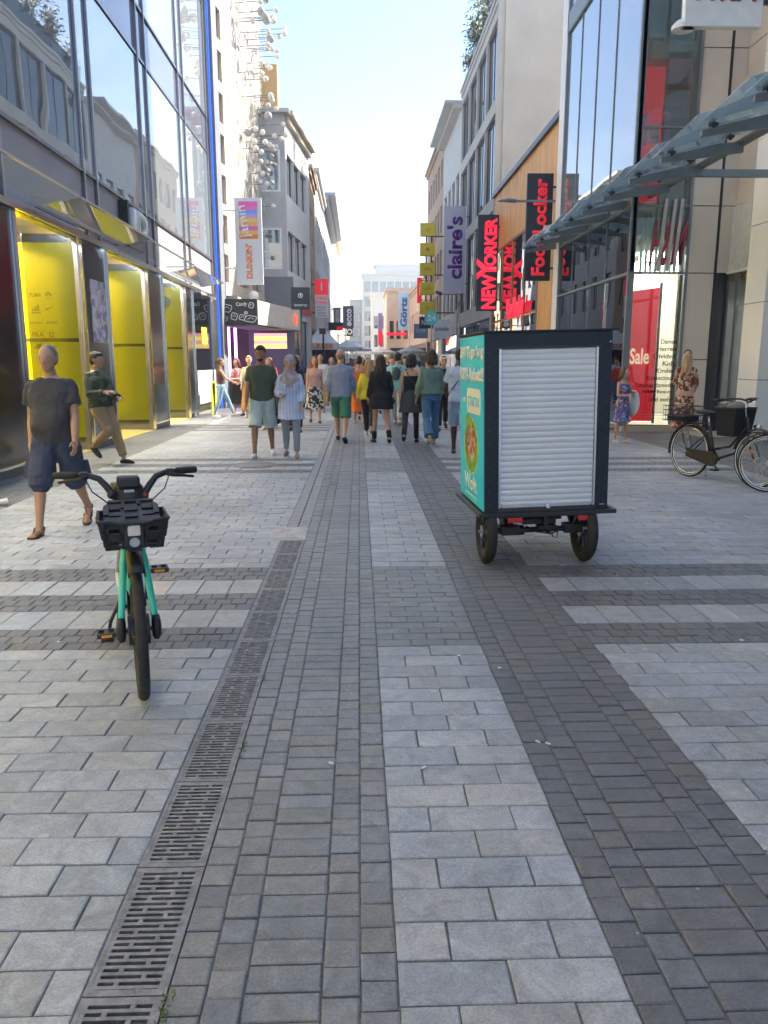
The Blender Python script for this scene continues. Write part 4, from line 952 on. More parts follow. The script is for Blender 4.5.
# ---------------- wheels ----------------
def wheel(parent,c,r=.34,tr=.024,rim=M_plast,spokes=28,spm=None,wall=None,hubr=.03,hubw=.1,hubm=None,name='wheel',tyre=M_rub):
    """axis along local x"""
    e=MB(); e.torus(c,(1,0,0),r-tr,tr,56,10); o=e.build(name,tyre,parent,smooth='all')
    e=MB(); e.torus(c,(1,0,0),r-tr*2-.008,.011,48,6,flat=.9); e.build('rim',rim,o,smooth='all')
    if wall: 
        e=MB()
        for s_ in (-1,1): e.torus((c[0]+s_*tr*.72,c[1],c[2]),(1,0,0),r-tr*1.35,.006,48,6)
        e.build('white_sidewall',wall,o,smooth='all')
    e=MB(); rr_=r-tr*2-.01
    for i in range(spokes):
        a=2*math.pi*i/spokes; s_=1 if i%2 else -1; b_=a+ .35*(1 if (i//2)%2 else -1)
        e.cyl((c[0]+s_*hubw*.35,c[1]+hubr*math.cos(b_),c[2]+hubr*math.sin(b_)),(c[0],c[1]+rr_*math.cos(a),c[2]+rr_*math.sin(a)),.0014,4)
    e.build('spokes',spm or M_steel,o)
    e=MB(); e.cyl((c[0]-hubw/2,c[1],c[2]),(c[0]+hubw/2,c[1],c[2]),hubr,20); e.cyl((c[0]-hubw/2-.02,c[1],c[2]),(c[0]+hubw/2+.02,c[1],c[2]),.012,10); e.build('hub',hubm or M_steel,o,smooth=True)
    return o
# ---------------- rental e-bike ----------------
bk=thing('rental_ebike','turquoise and black rental electric bicycle with front basket standing alone on the paving','bicycle',(-1.17,3.86,0),R(180+17+1.5))
# local +y is the riding direction (towards the camera)
FA=(0,.46,.345); RA=(0,-.66,.345); BB=(0,-.22,.29)
wheel(bk,FA,.345,.027,hubr=.075,hubw=.10,hubm=M_plast,spm=M_dk)
wheel(bk,RA,.345,.027,hubr=.06,hubm=M_plast,spm=M_dk)
p=MB()
for s_ in (-1,1):
    p.tube([(s_*.022,.31,.80),(s_*.034,.33,.75),(s_*.050,.355,.66),(s_*.062,.385,.56),(s_*.075,.43,.43),(s_*.079,.445,.385)],[.015,.018,.019,.018,.0165,.018],12,flat=1.3)
p.build('fork',M_teal,bk,smooth='all')
for s_ in (-1,1):
    p=MB()
    p.tube([(s_*.081,.44,.405),(s_*.083,.455,.36),(s_*.083,.462,.31),(s_*.08,.465,.29)],[.02,.024,.022,.014],12,flat=1.2)
    p.build('fork_end',M_plast,bk,smooth='all')
p=MB(); rs=[]
for i in range(13):   # front mudguard hugging the tyre
    a=R(60)+R(125)*i/12; cy,cz=FA[1]+.388*math.cos(a),FA[2]+.388*math.sin(a); n=(math.cos(a),math.sin(a))
    rs.append([(x,cy+n[0]*d,cz+n[1]*d) for x,d in ((-.04,-.03),(-.037,-.005),(-.02,.008),(0,.012),(.02,.008),(.037,-.005),(.04,-.03),(.034,-.03),(.03,-.006),(0,.004),(-.03,-.006),(-.034,-.03))])
p.rings(rs); p.build('mudguard',M_plast,bk,smooth='all')
p=MB(); p.tube([(0,.32,.70),(0,.28,.80),(0,.255,.90)],[.034,.036,.036],14); p.tube([(0,.31,.72),(0,.15,.5),(0,-.1,.34),(0,-.22,.30)],[.036,.042,.045,.05],14,flat=1.2); p.build('frame',M_teal,bk,smooth='all')
p=MB(); p.tube([(0,-.22,.30),(0,-.36,.62),(0,-.40,.74)],[.035,.026,.022],12)
for s_ in (-1,1): p.tube([(s_*.05,-.25,.30),(s_*.07,-.5,.33),(s_*.07,-.66,.345)],.014,8); p.tube([(s_*.02,-.37,.66),(s_*.06,-.52,.5),(s_*.07,-.66,.36)],.011,8)
p.box(-.055,.055,-.6,-.25,.36,.40); p.build('rear_frame',mat('pale_plastic',(.55,.56,.56),.45),bk,smooth=True)
p=MB(); p.tube([(0,-.40,.72),(0,-.435,.88)],.016,10); p.build('seat_post',M_steel,bk)
p=MB(); p.add([(-.075,-.56,.88),(.075,-.56,.88),(.03,-.27,.89),(-.03,-.27,.89),(-.085,-.57,.93),(.085,-.57,.93),(.028,-.26,.925),(-.028,-.26,.925)],[(0,1,2,3),(4,5,6,7),(0,1,5,4),(1,2,6,5),(2,3,7,6),(3,0,4,7)]); p.build('saddle',M_plast,bk,bevel=.018,seg=3)
p=MB()
for i in range(10):
    pass
for i in range(13):
    a=R(0)+R(150)*i/12+R(10)
rs=[]
for i in range(15):
    a=R(5)+R(170)*i/14; cy,cz=RA[1]+.388*math.cos(a),RA[2]+.388*math.sin(a); n=(math.cos(a),math.sin(a))
    rs.append([(x,cy+n[0]*d,cz+n[1]*d) for x,d in ((-.035,-.02),(-.02,.006),(.02,.006),(.035,-.02),(.03,-.022),(0,0),(-.03,-.022))])
p=MB(); p.rings(rs); p.build('rear_mudguard',M_plast,bk,smooth='all')
# crank: right pedal (image left) down and forward, left pedal up
p=MB(); p.cyl((-.07,)+BB[1:],(.07,)+BB[1:],.04,16)
ca=R(-72)
for s_ in (1,-1):
    dy,dz=math.cos(ca)*.17*s_,math.sin(ca)*.17*s_; x0,x1=s_*.075,s_*.09
    p.bar((x0,BB[1],BB[2]),(x1,BB[1]+dy,BB[2]+dz),.018,.026)
p.cyl((.05,BB[1],BB[2]),(.056,BB[1],BB[2]),.085,28); p.build('crank',M_plast,bk,smooth=True)
for s_ in (1,-1):
    dy,dz=math.cos(ca)*.17*s_,math.sin(ca)*.17*s_; cx=s_*.155; cy=BB[1]+dy; cz=BB[2]+dz
    p=MB()
    p.cyl((s_*.09,cy,cz),(s_*.20,cy,cz),.008,8)
    for q in (-1,1):
        p.box(cx-.045,cx+.045,cy+q*.042-.008,cy+q*.042+.008,cz-.013,cz+.013)
        p.box(cx+q*.046-.006,cx+q*.046+.006,cy-.04,cy+.04,cz-.012,cz+.012)
    p.box(cx-.012,cx+.012,cy-.04,cy+.04,cz-.011,cz+.011)
    o=p.build('pedal',M_plast,bk,bevel=.004)
    p=MB(); 
    for q in (-1,1): p.box(cx-.028,cx+.028,cy+q*.0515-.001,cy+q*.0515+.001,cz-.007,cz+.007)
    p.build('reflector',mat('amber_reflector',(.75,.3,.02),.3),o)
p=MB(); p.tube([(.05,-.36,.30),(.13,-.40,.12),(.15,-.40,.012)],.011,8); p.cyl((.12,-.40,.012),(.19,-.40,.012),.014,8); p.build('kickstand',M_plast,bk,smooth='all')
# cockpit
p=MB(); rs=[]
for z,y,wx,wy in ((.885,.255,.052,.04),(.93,.25,.06,.042),(.98,.245,.07,.04),(1.02,.24,.066,.036),(1.04,.235,.05,.03)):
    rs.append([(wx*math.cos(a)*(1 if abs(math.cos(a))<.8 else 1.05),y+wy*math.sin(a),z) for a in [2*math.pi*k/16 for k in range(16)]])
p.rings(rs); p.build('stem',M_plast,bk,smooth='all')
p=MB(); p.box(-.055,.055,.20,.29,1.015,1.075); o=p.build('display',M_plast,bk,bevel=.014,seg=3)
p=MB(); p.box(-.024,.024,.288,.2925,1.0,1.012); p.build('label',mat('pale_print',(.5,.5,.5),.5),o)
p=MB()
for s_ in (-1,1):
    p.tube([(s_*.045,.25,.95),(s_*.075,.25,.985),(s_*.105,.245,1.03),(s_*.135,.235,1.066),(s_*.18,.215,1.08),(s_*.24,.185,1.082)],[.021,.019,.017,.016,.015,.013],12)
p.build('handlebar',M_plast,bk,smooth='all')
for s_ in (-1,1):
    p=MB(); a=Vector((s_*.235,.188,1.082)); b_=Vector((s_*.345,.135,1.078)); p.tube([a,a.lerp(b_,.05),a.lerp(b_,.5),a.lerp(b_,.97),b_],[.015,.0175,.0185,.0175,.013],14); p.build('grip',M_rub,bk,smooth='all')
    p=MB(); p.tube([(s_*.19,.225,1.078),(s_*.215,.245,1.07),(s_*.27,.225,1.062),(s_*.325,.19,1.05)],[.009,.008,.0065,.006],8,flat=1.3); p.box(s_*.205-.018,s_*.205+.018,.195,.235,1.065,1.10); p.build('brake_lever',M_plast,bk,bevel=.003)
    p=MB(); p.tube([(s_*.2,.235,1.07),(s_*.17,.285,1.01),(s_*.10,.295,.95),(s_*.045,.27,.90)],.0035,6); p.build('cable',M_plast,bk,smooth='all')
p=MB(); p.ell((.085,.275,.99),(.02,.02,.022),12,8); p.build('bell',M_plast,bk,smooth='all')
p=MB(); p.ell((-.08,.27,.975),(.014,.014,.018),10,8); p.build('cable_boot',mat('dark_red_plastic',(.15,.02,.02),.4),bk,smooth='all')
# basket with slots (local front = +y). tapered tray
def slotted(mb,P,cols,rows_,slots):
    """grid plate: P(u,v)->point, slots are cells left open"""
    for i in range(len(cols)-1):
        for j in range(len(rows_)-1):
            if (i,j) in slots: continue
            for dz in (0,):
                a,b2,c,d=P(cols[i],rows_[j]),P(cols[i+1],rows_[j]),P(cols[i+1],rows_[j+1]),P(cols[i],rows_[j+1])
                mb.add([a,b2,c,d],[(0,1,2,3)])
p=MB()
WT,WB=.150,.128; ZT,ZB=.925,.79; YF,YB=.63,.37
cols=[-1,-.86,-.76,-.44,-.34,.34,.44,.76,.86,1]; rws=[0,.12,.27,.58,.74,1]
def Pf(u,v): w_=WB+(WT-WB)*v; return (u*w_,YF-.02+.03*v,ZB+(ZT-ZB)*v)
slotted(p,Pf,cols,rws,{(2,1),(6,1),(2,3),(6,3)})
def Pb(u,v): w_=WB+(WT-WB)*v; return (u*w_,YB+.0*v,ZB+(ZT-ZB)*v)
slotted(p,Pb,[-1,1],[0,1],set())
for s_ in (-1,1):
    def Ps(u,v,s_=s_): w_=WB+(WT-WB)*v; return (s_*w_,YB+(YF-.02+.03*v-YB)*u,ZB+(ZT-ZB)*v)
    slotted(p,Ps,[0,.12,.42,.5,.8,1],[0,.2,.35,.6,.8,1],{(1,1),(3,1),(1,3),(3,3)})
slotted(p,lambda u,v:(u*WB,YB+(YF-.02-YB)*v,ZB),[-1,-.7,-.5,-.2,0,.2,.5,.7,1],[0,.2,.4,.6,.8,1],{(1,1),(3,1),(5,1),(1,3),(3,3),(5,3)})
o=p.build('basket',M_plast,bk); s2=o.modifiers.new('thick','SOLIDIFY'); s2.thickness=.006; bv=o.modifiers.new('b','BEVEL'); bv.width=.0015; bv.segments=1
p=MB(); p.tube([(-WT,YB,ZT),(-WT-.004,YF+.0,ZT),(-WT+.02,YF+.014,ZT),(-.1,YF+.016,ZT),(-.06,YF+.016,ZT-.012),(.06,YF+.016,ZT-.012),(.1,YF+.016,ZT),(WT-.02,YF+.014,ZT),(WT+.004,YF,ZT),(WT,YB,ZT)],.0085,8); p.tube([(-WT,YB,ZT),(WT,YB,ZT)],.0075,8); p.build('basket_rim',M_plast,o,smooth='all')
# slanting panel at the back of the basket
p=MB()
def Pt(u,v): w_=.128-(.03 if v>.75 else 0)*((v-.75)/.25); return (u*w_,YB+.02-.06*v+.12*(1-v),ZT-.045+.085*v)
slotted(p,Pt,[-1,-.78,-.36,.36,.78,1] if 0 else [-1,-.80,-.38,-.24,.24,.38,.80,1],[0,.28,.40,.55,.67,.80,.92,1],{(1,1),(5,1),(1,3),(5,3),(3,5)})
o2=p.build('basket_panel',M_plast,bk); s2=o2.modifiers.new('thick','SOLIDIFY'); s2.thickness=.008
p=MB(); p.box(-.028,.028,YF-.004,YF+.012,ZB+.062,ZB+.115); p.build('reflector',mat('white_reflector',(.75,.68,.66),.15,bump=(300,.4)),bk,bevel=.006)
p=MB(); p.box(-.045,.045,YF-.012,YF+.004,ZB+.01,ZT-.01); p.build('lamp_housing',M_plast,bk,bevel=.006)
p=MB(); p.cyl((0,YF,ZB+.033),(0,YF+.012,ZB+.033),.019,20); p.torus((0,YF+.012,ZB+.033),(0,1,0),.019,.004,20,6); p.build('headlight',mat('headlight_lens',(.4,.42,.45),.1,coat=1),bk,smooth=True)
p=MB(); p.bar((0,.33,.80),(0,.60,.78),.06,.02); p.bar((-.09,.42,.782),(.09,.42,.782),.02,.012); p.build('basket_bracket',M_plast,bk)

bk.scale=(.95,.95,.95)
# ---------------- cargo trailer ----------------
tr_=thing('cargo_trailer','tall navy box trailer with grey roller shutter and turquoise advert side','trailer',(.955,5.68,0),R(3))
W_,D_,Z0,Z1=.95,.97,.43,1.755
M_navy=mat('navy_paint',(.008,.013,.026),.55,noise=(3,.2),bump=(90,.05))
p=MB(); p.box(0,W_,.025,D_,Z0,Z1); p.build('body',M_navy,tr_,bevel=.006)
p=MB(); fx0,fx1,fz0,fz1=.105,.85,Z0+.03,Z1-.115
p.box(0,fx0,0,.0245,Z0,Z1); p.box(fx1,W_,0,.0245,Z0,Z1); p.box(fx0,fx1,0,.0245,fz1,Z1); p.box(fx0,fx1,0,.0245,Z0,fz0); p.build('door_frame',M_navy,tr_,bevel=.002)
p=MB(); n=27; h=(fz1-fz0)/n
rs=[]
for i in range(n):
    z=fz0+i*h
    for dz,dy in ((0.0,.0205),(.12,.0165),(.3,.0135),(.55,.0125),(.8,.0138),(.93,.0165),(.97,.0205)): rs.append(((z+dz*h),dy))
vs_=[(x,y,z) for z,y in rs for x in (fx0+.018,fx1-.018)]; p.add(vs_,[(2*i,2*i+1,2*i+3,2*i+2) for i in range(len(rs)-1)])
o=p.build('roller_shutter',mat('shutter_grey',(.68,.7,.74),.45,.05,noise=(1.5,.06)),tr_)
o.data.polygons.foreach_set('use_smooth',[True]*len(o.data.polygons))
for i in range(14):
    z=Z0+.06+i*.093
    for x in (.03,W_-.03):
        p=MB(); p.ell((x,-.001,z),(.006,.003,.006),8,6); p.build('rivet',mat('rivet_dark',(.05,.055,.07),.4,.4),tr_,smooth='all')
p=MB(); p.box(fx0-.02,fx1+.02,-.004,-.0005,fz1+.004,fz1+.012); p.build('shutter_head_trim',M_dk,tr_)
p=MB(); p.box(fx0+.03,fx1-.03,.004,.022,fz0-.002,fz0+.028); p.build('shutter_bottom_bar',M_steel,tr_,bevel=.003)
p=MB(); p.box(fx0,fx1,-.002,.004,Z0+.002,fz0-.004); p.build('sill_strip',M_dk,tr_)
p=MB(); p.box(fx0+.001,fx0+.016,.002,.02,fz0,fz1); p.build('shutter_guide',M_steel,tr_)
p=MB(); p.box(fx1-.016,fx1-.001,.002,.02,fz0,fz1); p.build('shutter_guide',M_steel,tr_)
p=MB(); p.box(.47,.5,-.006,.008,fz0-.012,fz0+.02); p.cyl((.485,-.02,fz0+.0),(.485,.0,fz0+.0),.012,12); p.build('lock',M_chrome,tr_)
p=MB(); p.box(-.012,W_+.05,-.015,D_+.02,Z1+.001,Z1+.016); p.build('roof',M_navy,tr_,bevel=.003)
p=MB(); p.bar((-.03,-.02,Z0-.02),(W_+.06,-.02,Z0-.02),.035,.03); p.bar((-.03,-.02,Z0-.02),(-.03,D_+.03,Z0-.02),.035,.03); p.bar((W_+.05,-.02,Z0-.02),(W_+.05,D_+.03,Z0-.02),.035,.03); p.box(0,W_,.0,D_,Z0-.03,Z0-.001); p.build('bumper_rail',M_plast,tr_,bevel=.004)
p=MB(); p.box(.886,.925,-.003,-.0005,Z0+.03,Z0+.036); p.ell((.935,-.002,Z1-.08),(.008,.006,.008),8,6); p.build('fitting',M_steel,tr_)
# advert side (local x=0, visible from the street side: reads from far to near = right direction -y)
sd_=MB(); sd_.box(-.006,-.001,.02,D_-.004,Z0+.005,Z1-.01); ad=sd_.build('advert_panel',mat('turquoise_print',(.02,.6,.95),.6),tr_)
rt=(0,-1,0); up=(0,0,1)
def adt(s_,y0,w_,z,h_,m_=M_chalk,b_=.045): text(s_,w_,h_,m_,tr_,(-.0065,y0,z),rt,up,.002,bold=b_,world=False)
adt('200 Tage lang',.955,.93,1.56,.115); adt('100% Rabatt!!',.955,.93,1.40,.11)
adt('mit',.85,.13,1.225,.045)
p=MB(); pts=[]
for cx,cz,a0 in ((.16,1.30,-90),(.16,1.19,180),(.46,1.19,90),(.46,1.30,0)): pass
def rrect(y0,y1,z0,z1,r):
    o=[]
    for (cy,cz,a0) in ((y1-r,z1-r,0),(y0+r,z1-r,90),(y0+r,z0+r,180),(y1-r,z0+r,270)):
        for k in range(7): a=R(a0+15*k); o.append((-.0085,cy+r*math.cos(a),cz+r*math.sin(a)))
    return o
q=rrect(.12,.66,1.15,1.345,.06); p.add(q+[(-.0063,y,z) for _,y,z in q],[tuple(range(28)),tuple(range(28,56))]+[(i,(i+1)%28,(i+1)%28+28,i+28) for i in range(28)]); p.build('white_pill',M_chalk,ad)
text('START10',.43,.08,mat('turquoise_print',(0,0,0)),tr_,(-.0088,.605,1.205),rt,up,.001,bold=.03,world=False)
# salad bowl picture
rd=random.Random(4); M_food=[mat('lettuce_green',(.16,.42,.02),.5,noise=(30,.4)),mat('tomato_red',(.55,.04,.02),.5,noise=(40,.4)),mat('onion_pink',(.6,.3,.28),.5),mat('olive_dark',(.03,.03,.02),.4),mat('bread_cream',(.7,.55,.35),.5),mat('pale_rim',(.5,.65,.3),.5)]
p=MB()
def blob(cy,cz,ry,rz,k,d,jag=.15,n=18):
    cy=.50+(cy-.36)*1.3; ry*=1.3
    p.add([(-d,cy+ry*(1+rd.uniform(-jag,jag))*math.cos(2*math.pi*i/n),cz+rz*(1+rd.uniform(-jag,jag))*math.sin(2*math.pi*i/n)) for i in range(n)],[tuple(range(n))],k)
blob(.36,.885,.22,.235,5,.0068,.0,36); blob(.36,.89,.205,.222,0,.0071,.06,40); blob(.45,1.08,.07,.06,0,.0072,.2)
for i in range(70):
    a=rd.uniform(0,6.28); q_=rd.uniform(0,.8)**.8; k=rd.choice([1,1,1,2,3,4,0,1,2]); blob(.36+.17*q_*math.cos(a),.92+.17*q_*math.sin(a),rd.uniform(.012,.038),rd.uniform(.012,.045),k,.0075+i*.00002,.3,9)
p.build('salad_picture',M_food,ad)
adt('Wolt',.76,.48,.52,.13,b_=.02); adt('Jetzt App herunterladen',.74,.48,.475,.018,b_=0)
DYC=-.17
# chassis, lights, wheels
p=MB(Matrix.Translation((0,DYC,0))); p.cyl((.05,.33,.25),(W_-.08,.33,.25),.022,12); p.box(.16,.30,.28,.38,.22,.29); p.box(.66,.80,.28,.38,.22,.29)
for x in (.22,.74): p.bar((x,.2,.40),(x,1.1,.40),.035,.05); p.bar((x,.33,.25),(x,.2,.39),.03,.03); p.bar((x,.33,.25),(x,.5,.39),.03,.03)
p.bar((.2,.2,.37),(.6,.4,.33),.02,.03); p.bar((.6,.2,.37),(.25,.42,.31),.02,.03); p.bar((.47,.17,.40),(.47,.17,.31),.03,.03); p.box(.42,.56,.17,.27,.29,.31); p.box(.3,.56,.2,.5,.32,.36)
p.tube([(.3,.1,.33),(.4,.16,.27),(.52,.2,.24),(.62,.2,.28)],.006,6); p.tube([(.55,.3,.25),(.57,.3,.19),(.6,.3,.18),(.61,.3,.25)],.004,6)
p.cyl((.3,.33,.25),(.34,.33,.25),.04,12); p.cyl((.52,.33,.25),(.55,.33,.25),.035,12); p.build('chassis',mat('chassis_black',(.02,.02,.022),.45,.3,noise=(20,.4)),tr_,smooth=True)
p=MB(); p.tube([(.17,.2,.33),(.2,.28,.27),(.18,.33,.24),(.24,.35,.3)],.016,8); p.build('spring_bracket',M_steel,tr_,smooth='all')
M_tail=mat('tail_light_red',(.6,.02,.02),.2,coat=.6)
for x in (.17,.72): p=MB(); p.box(x,x+.12,-.02,.01,Z0-.085,Z0-.045); p.build('tail_light',M_tail,tr_,bevel=.005)
p=MB(); p.bar((.1,.0,Z0-.04),(.86,.0,Z0-.04),.01,.015); p.build('light_bar',M_plast,tr_)
for x,s_ in ((.02,-1),(.80,1)):
    wheel(tr_,(x+.02,.16,.25),.25,.042,rim=mat('alloy_dark',(.06,.06,.065),.35,.6),spokes=0,hubr=.05,hubw=.08,hubm=M_steel,tyre=M_rub)
    p=MB(); c=(x+.02,.16,.25)
    for k in range(6):
        a=k*math.pi/3; p.bar((c[0],c[1],c[2]),(c[0],c[1]+.16*math.cos(a),c[2]+.16*math.sin(a)),.03,.035,up=(1,0,0))
    p.torus(c,(1,0,0),.165,.02,32,6); p.build('rim',MT['alloy_dark'],tr_,smooth=True)
p=MB(); p.bar((.45,D_,.33),(.45,D_+1.0,.40),.05,.05); p.build('tow_bar',M_plast,tr_)

for o in [x for x in bpy.data.objects if x.parent==tr_ and not x.name.startswith(('wheel','rim'))]: o.rotation_euler[1]=R(-1.4)
# ---------------- parked city bikes on the right ----------------
def city_bike(label,loc,rz,fcol,basket=True,rack=True,lamp=True,steer=0):
    t=thing('parked_bicycle',label,'bicycle',loc,rz,group='bicycles parked by the store')
    fm=mat('frame_'+fcol[0],fcol[1],.35,coat=.3); r_=.355
    fa=(0,.56,r_); ra=(0,-.55,r_); bb=(0,-.1,.29)
    wheel(t,fa,r_,.021,rim=M_chrome,wall=M_white,spokes=32); wheel(t,ra,r_,.021,rim=M_chrome,wall=M_white,spokes=32)
    p=MB(); p.tube([(0,.34,.86),(0,.41,.66)],.022,12); p.tube([(0,.40,.68),(0,.2,.4),(0,-.1,.29)],.018,12); p.tube([(0,.37,.76),(0,.12,.48),(0,-.17,.42)],.016,12); p.tube([bb,(0,-.24,.72)],.017,12)
    for s_ in (-1,1): p.tube([(s_*.03,-.12,.29),(s_*.055,-.35,.30),(s_*.06,-.55,r_)],.010,8); p.tube([(s_*.02,-.22,.64),(s_*.06,-.55,r_)],.009,8)
    p.build('frame',fm,t,smooth='all')
    p=MB()
    for s_ in (-1,1): p.tube([(s_*.045,.42,.66),(s_*.052,.47,.52),(s_*.055,.53,.40),fa if 0 else (s_*.055,.56,r_)],[.014,.013,.011,.01],8)
    p.tube([(-.045,.42,.66),(.045,.42,.66)],.014,8); p.build('fork',fm,t,smooth='all')
    for c,n0,n1 in ((fa,35,165),(ra,5,190)):
        p=MB(); rs=[]
        for i in range(17):
            a=R(n0+(n1-n0)*i/16); cy,cz=c[1]+.385*math.cos(a),c[2]+.385*math.sin(a); n=(math.cos(a),math.sin(a)); rs.append([(x,cy+n[0]*d,cz+n[1]*d) for x,d in ((-.028,-.018),(-.016,.004),(.016,.004),(.028,-.018),(.022,-.018),(0,-.003),(-.022,-.018))])
        p.rings(rs); p.build('mudguard',fm,t,smooth='all')
    p=MB(); p.tube([(0,-.24,.70),(0,-.27,.86)],.013,10); p.tube([(0,.34,.84),(0,.31,.98),(0,.33,1.05)],.014,10); p.build('seat_post',M_chrome,t,smooth='all')
    p=MB(); p.tube([(0,-.44,.89),(0,-.38,.90),(0,-.28,.90),(0,-.18,.895),(0,-.12,.89)],[.07,.1,.07,.035,.02],14,flat=.32); p.build('saddle',M_plast,t,smooth='all')
    p=MB()
    for s_ in (-1,1): p.tube([(0,.33,1.05),(s_*.06,.36,1.08),(s_*.14,.35,1.10),(s_*.22,.26,1.10),(s_*.27,.12,1.08)],.0115,10)
    hb=p.build('handlebar',M_chrome if fcol[0]=='b' else M_plast,t,smooth='all')
    for s_ in (-1,1):
        p=MB(); p.tube([(s_*.25,.18,1.09),(s_*.285,.06,1.07)],.017,10); p.build('grip',M_rub,t,smooth='all')
        p=MB(); p.tube([(s_*.21,.28,1.085),(s_*.25,.24,1.05),(s_*.28,.13,1.04)],.006,6); p.build('brake_lever',M_chrome,t,smooth='all')
    p=MB(); p.cyl((-.06,*bb[1:]),(.06,*bb[1:]),.025,12); p.cyl((.05,*bb[1:]),(.055,*bb[1:]),.09,28)
    for s_ in (-1,1): p.bar((s_*.065,bb[1],bb[2]),(s_*.08,bb[1]+s_*.12,bb[2]-s_*.12),.014,.02)
    p.build('crank',M_dk,t,smooth=True)
    for s_ in (-1,1): 
        cy,cz=bb[1]+s_*.12,bb[2]-s_*.12; p=MB(); p.box(min(s_*.085,s_*.17),max(s_*.085,s_*.17),cy-.04,cy+.04,cz-.012,cz+.012); p.build('pedal',M_plast,t,bevel=.005)
    p=MB(); p.add([(.048,-.56,.40),(.048,-.1,.385),(.048,-.02,.33),(.048,-.05,.22),(.048,-.12,.195),(.048,-.56,.29),(.066,-.56,.40),(.066,-.1,.385),(.066,-.02,.33),(.066,-.05,.22),(.066,-.12,.195),(.066,-.56,.29)],[(0,1,2,3,4,5),(6,7,8,9,10,11)]+[(i,(i+1)%6,(i+1)%6+6,i+6) for i in range(6)]); p.build('chain_guard',fm,t)
    if rack:
        p=MB()
        for s_ in (-1,1): p.tube([(s_*.05,-.3,.74),(s_*.055,-.5,.745),(s_*.055,-.78,.745)],.006,6); p.tube([(s_*.055,-.72,.745),(s_*.06,-.56,.38)],.005,6)
        for i in range(5): p.cyl((-.05,-.36-i*.1,.745),(.05,-.36-i*.1,.745),.005,6)
        p.build('carrier',M_plast,t,smooth='all')
    p=MB(); p.tube([(-.05,-.3,.3),(-.12,-.36,.08),(-.15,-.38,.01)],.01,8); p.build('kickstand',M_chrome,t,smooth='all')
    if lamp:
        p=MB(); p.tube([(0,.47,.76),(0,.53,.76),(0,.56,.765)],[.02,.035,.036],14); p.build('headlight',M_chrome,t,smooth='all'); 
    p=MB(); p.disc((.02,fa[1]-.2,fa[2]-.13),(1,0,0),.028,14); p.disc((.02,fa[1]+.2,fa[2]+.13),(1,0,0),.028,14); p.build('spoke_reflector',MT['amber_reflector'],t)
    p=MB(); p.box(-.03,.03,-.8,-.785,.70,.74); p.build('rear_light',M_tail,t)
    return t
b1=city_bike('black city bicycle with a black bag behind its handlebars facing the camera',(4.73,9.86,0),math.atan2(-.40,-.9)+R(0),('a',(.015,.015,.017)))
b1.rotation_euler=(0,R(0),math.atan2(-.37,-.93)); 
bg_=thing('black_bag','open black shopping bag hung behind the handlebars of a parked bicycle','bag',(4.80,9.73,.62),b1.rotation_euler[2])
p=MB(); p.add([(-.15,-.13,0),(.15,-.13,0),(.15,.13,0),(-.15,.13,0),(-.18,-.17,.36),(.18,-.17,.36),(.18,.17,.36),(-.18,.17,.36)],[(0,1,2,3),(0,1,5,4),(1,2,6,5),(2,3,7,6),(3,0,4,7)]); o=p.build('bag_body',mat('black_cloth',(.012,.012,.014),.85,bump=(40,.5)),bg_); s2=o.modifiers.new('t','SOLIDIFY'); s2.thickness=.01
p=MB(); p.tube([(-.18,-.17,.36),(.18,-.17,.36),(.18,.17,.36),(-.18,.17,.36)],.009,8,closed=True); p.tube([(-.18,-.17,.1),(-.2,-.18,.3),(-.18,-.17,.42),(0,-.17,.45),(.18,-.17,.42)],.01,8); p.build('bag_rim',M_plast,bg_,smooth='all')
p=MB(); p.ell((.0,.02,.36),(.14,.12,.08),14,8); p.build('folded_cloth',mat('taupe_cloth',(.2,.17,.15),.9,bump=(20,.6)),bg_,smooth='all')
pn=thing('wire_crate','black wire mesh basket fixed on the rear carrier of the bagged bicycle','basket',(4.46,10.52,.76),b1.rotation_euler[2])
p=MB()
for z in (0,.07,.14,.2): p.tube([(-.17,-.2,z),(.17,-.2,z),(.17,.2,z),(-.17,.2,z)],.005,5,closed=True)
for i in range(9):
    x=-.17+.34*i/8; p.cyl((x,-.2,0),(x,-.2,.2),.003,4); p.cyl((x,.2,0),(x,.2,.2),.003,4); p.cyl((x,-.2,0),(x,.2,0),.003,4)
    y=-.2+.4*i/8; p.cyl((-.17,y,0),(-.17,y,.2),.003,4); p.cyl((.17,y,0),(.17,y,.2),.003,4)
p.build('mesh_sides',M_plast,pn); p=MB(); p.box(-.13,.13,-.16,.16,.006,.07); p.build('dark_liner',MT['black_cloth'],pn)
b2=city_bike('black bicycle with chrome handlebar and amber wheel reflector, cut off by the right edge',(5.02,8.55,0),math.atan2(.28,.95) if 0 else R(6),('b',(.012,.014,.02)))
b2.location=(5.42,8.78,0); b2.rotation_euler=(0,0,R(62))
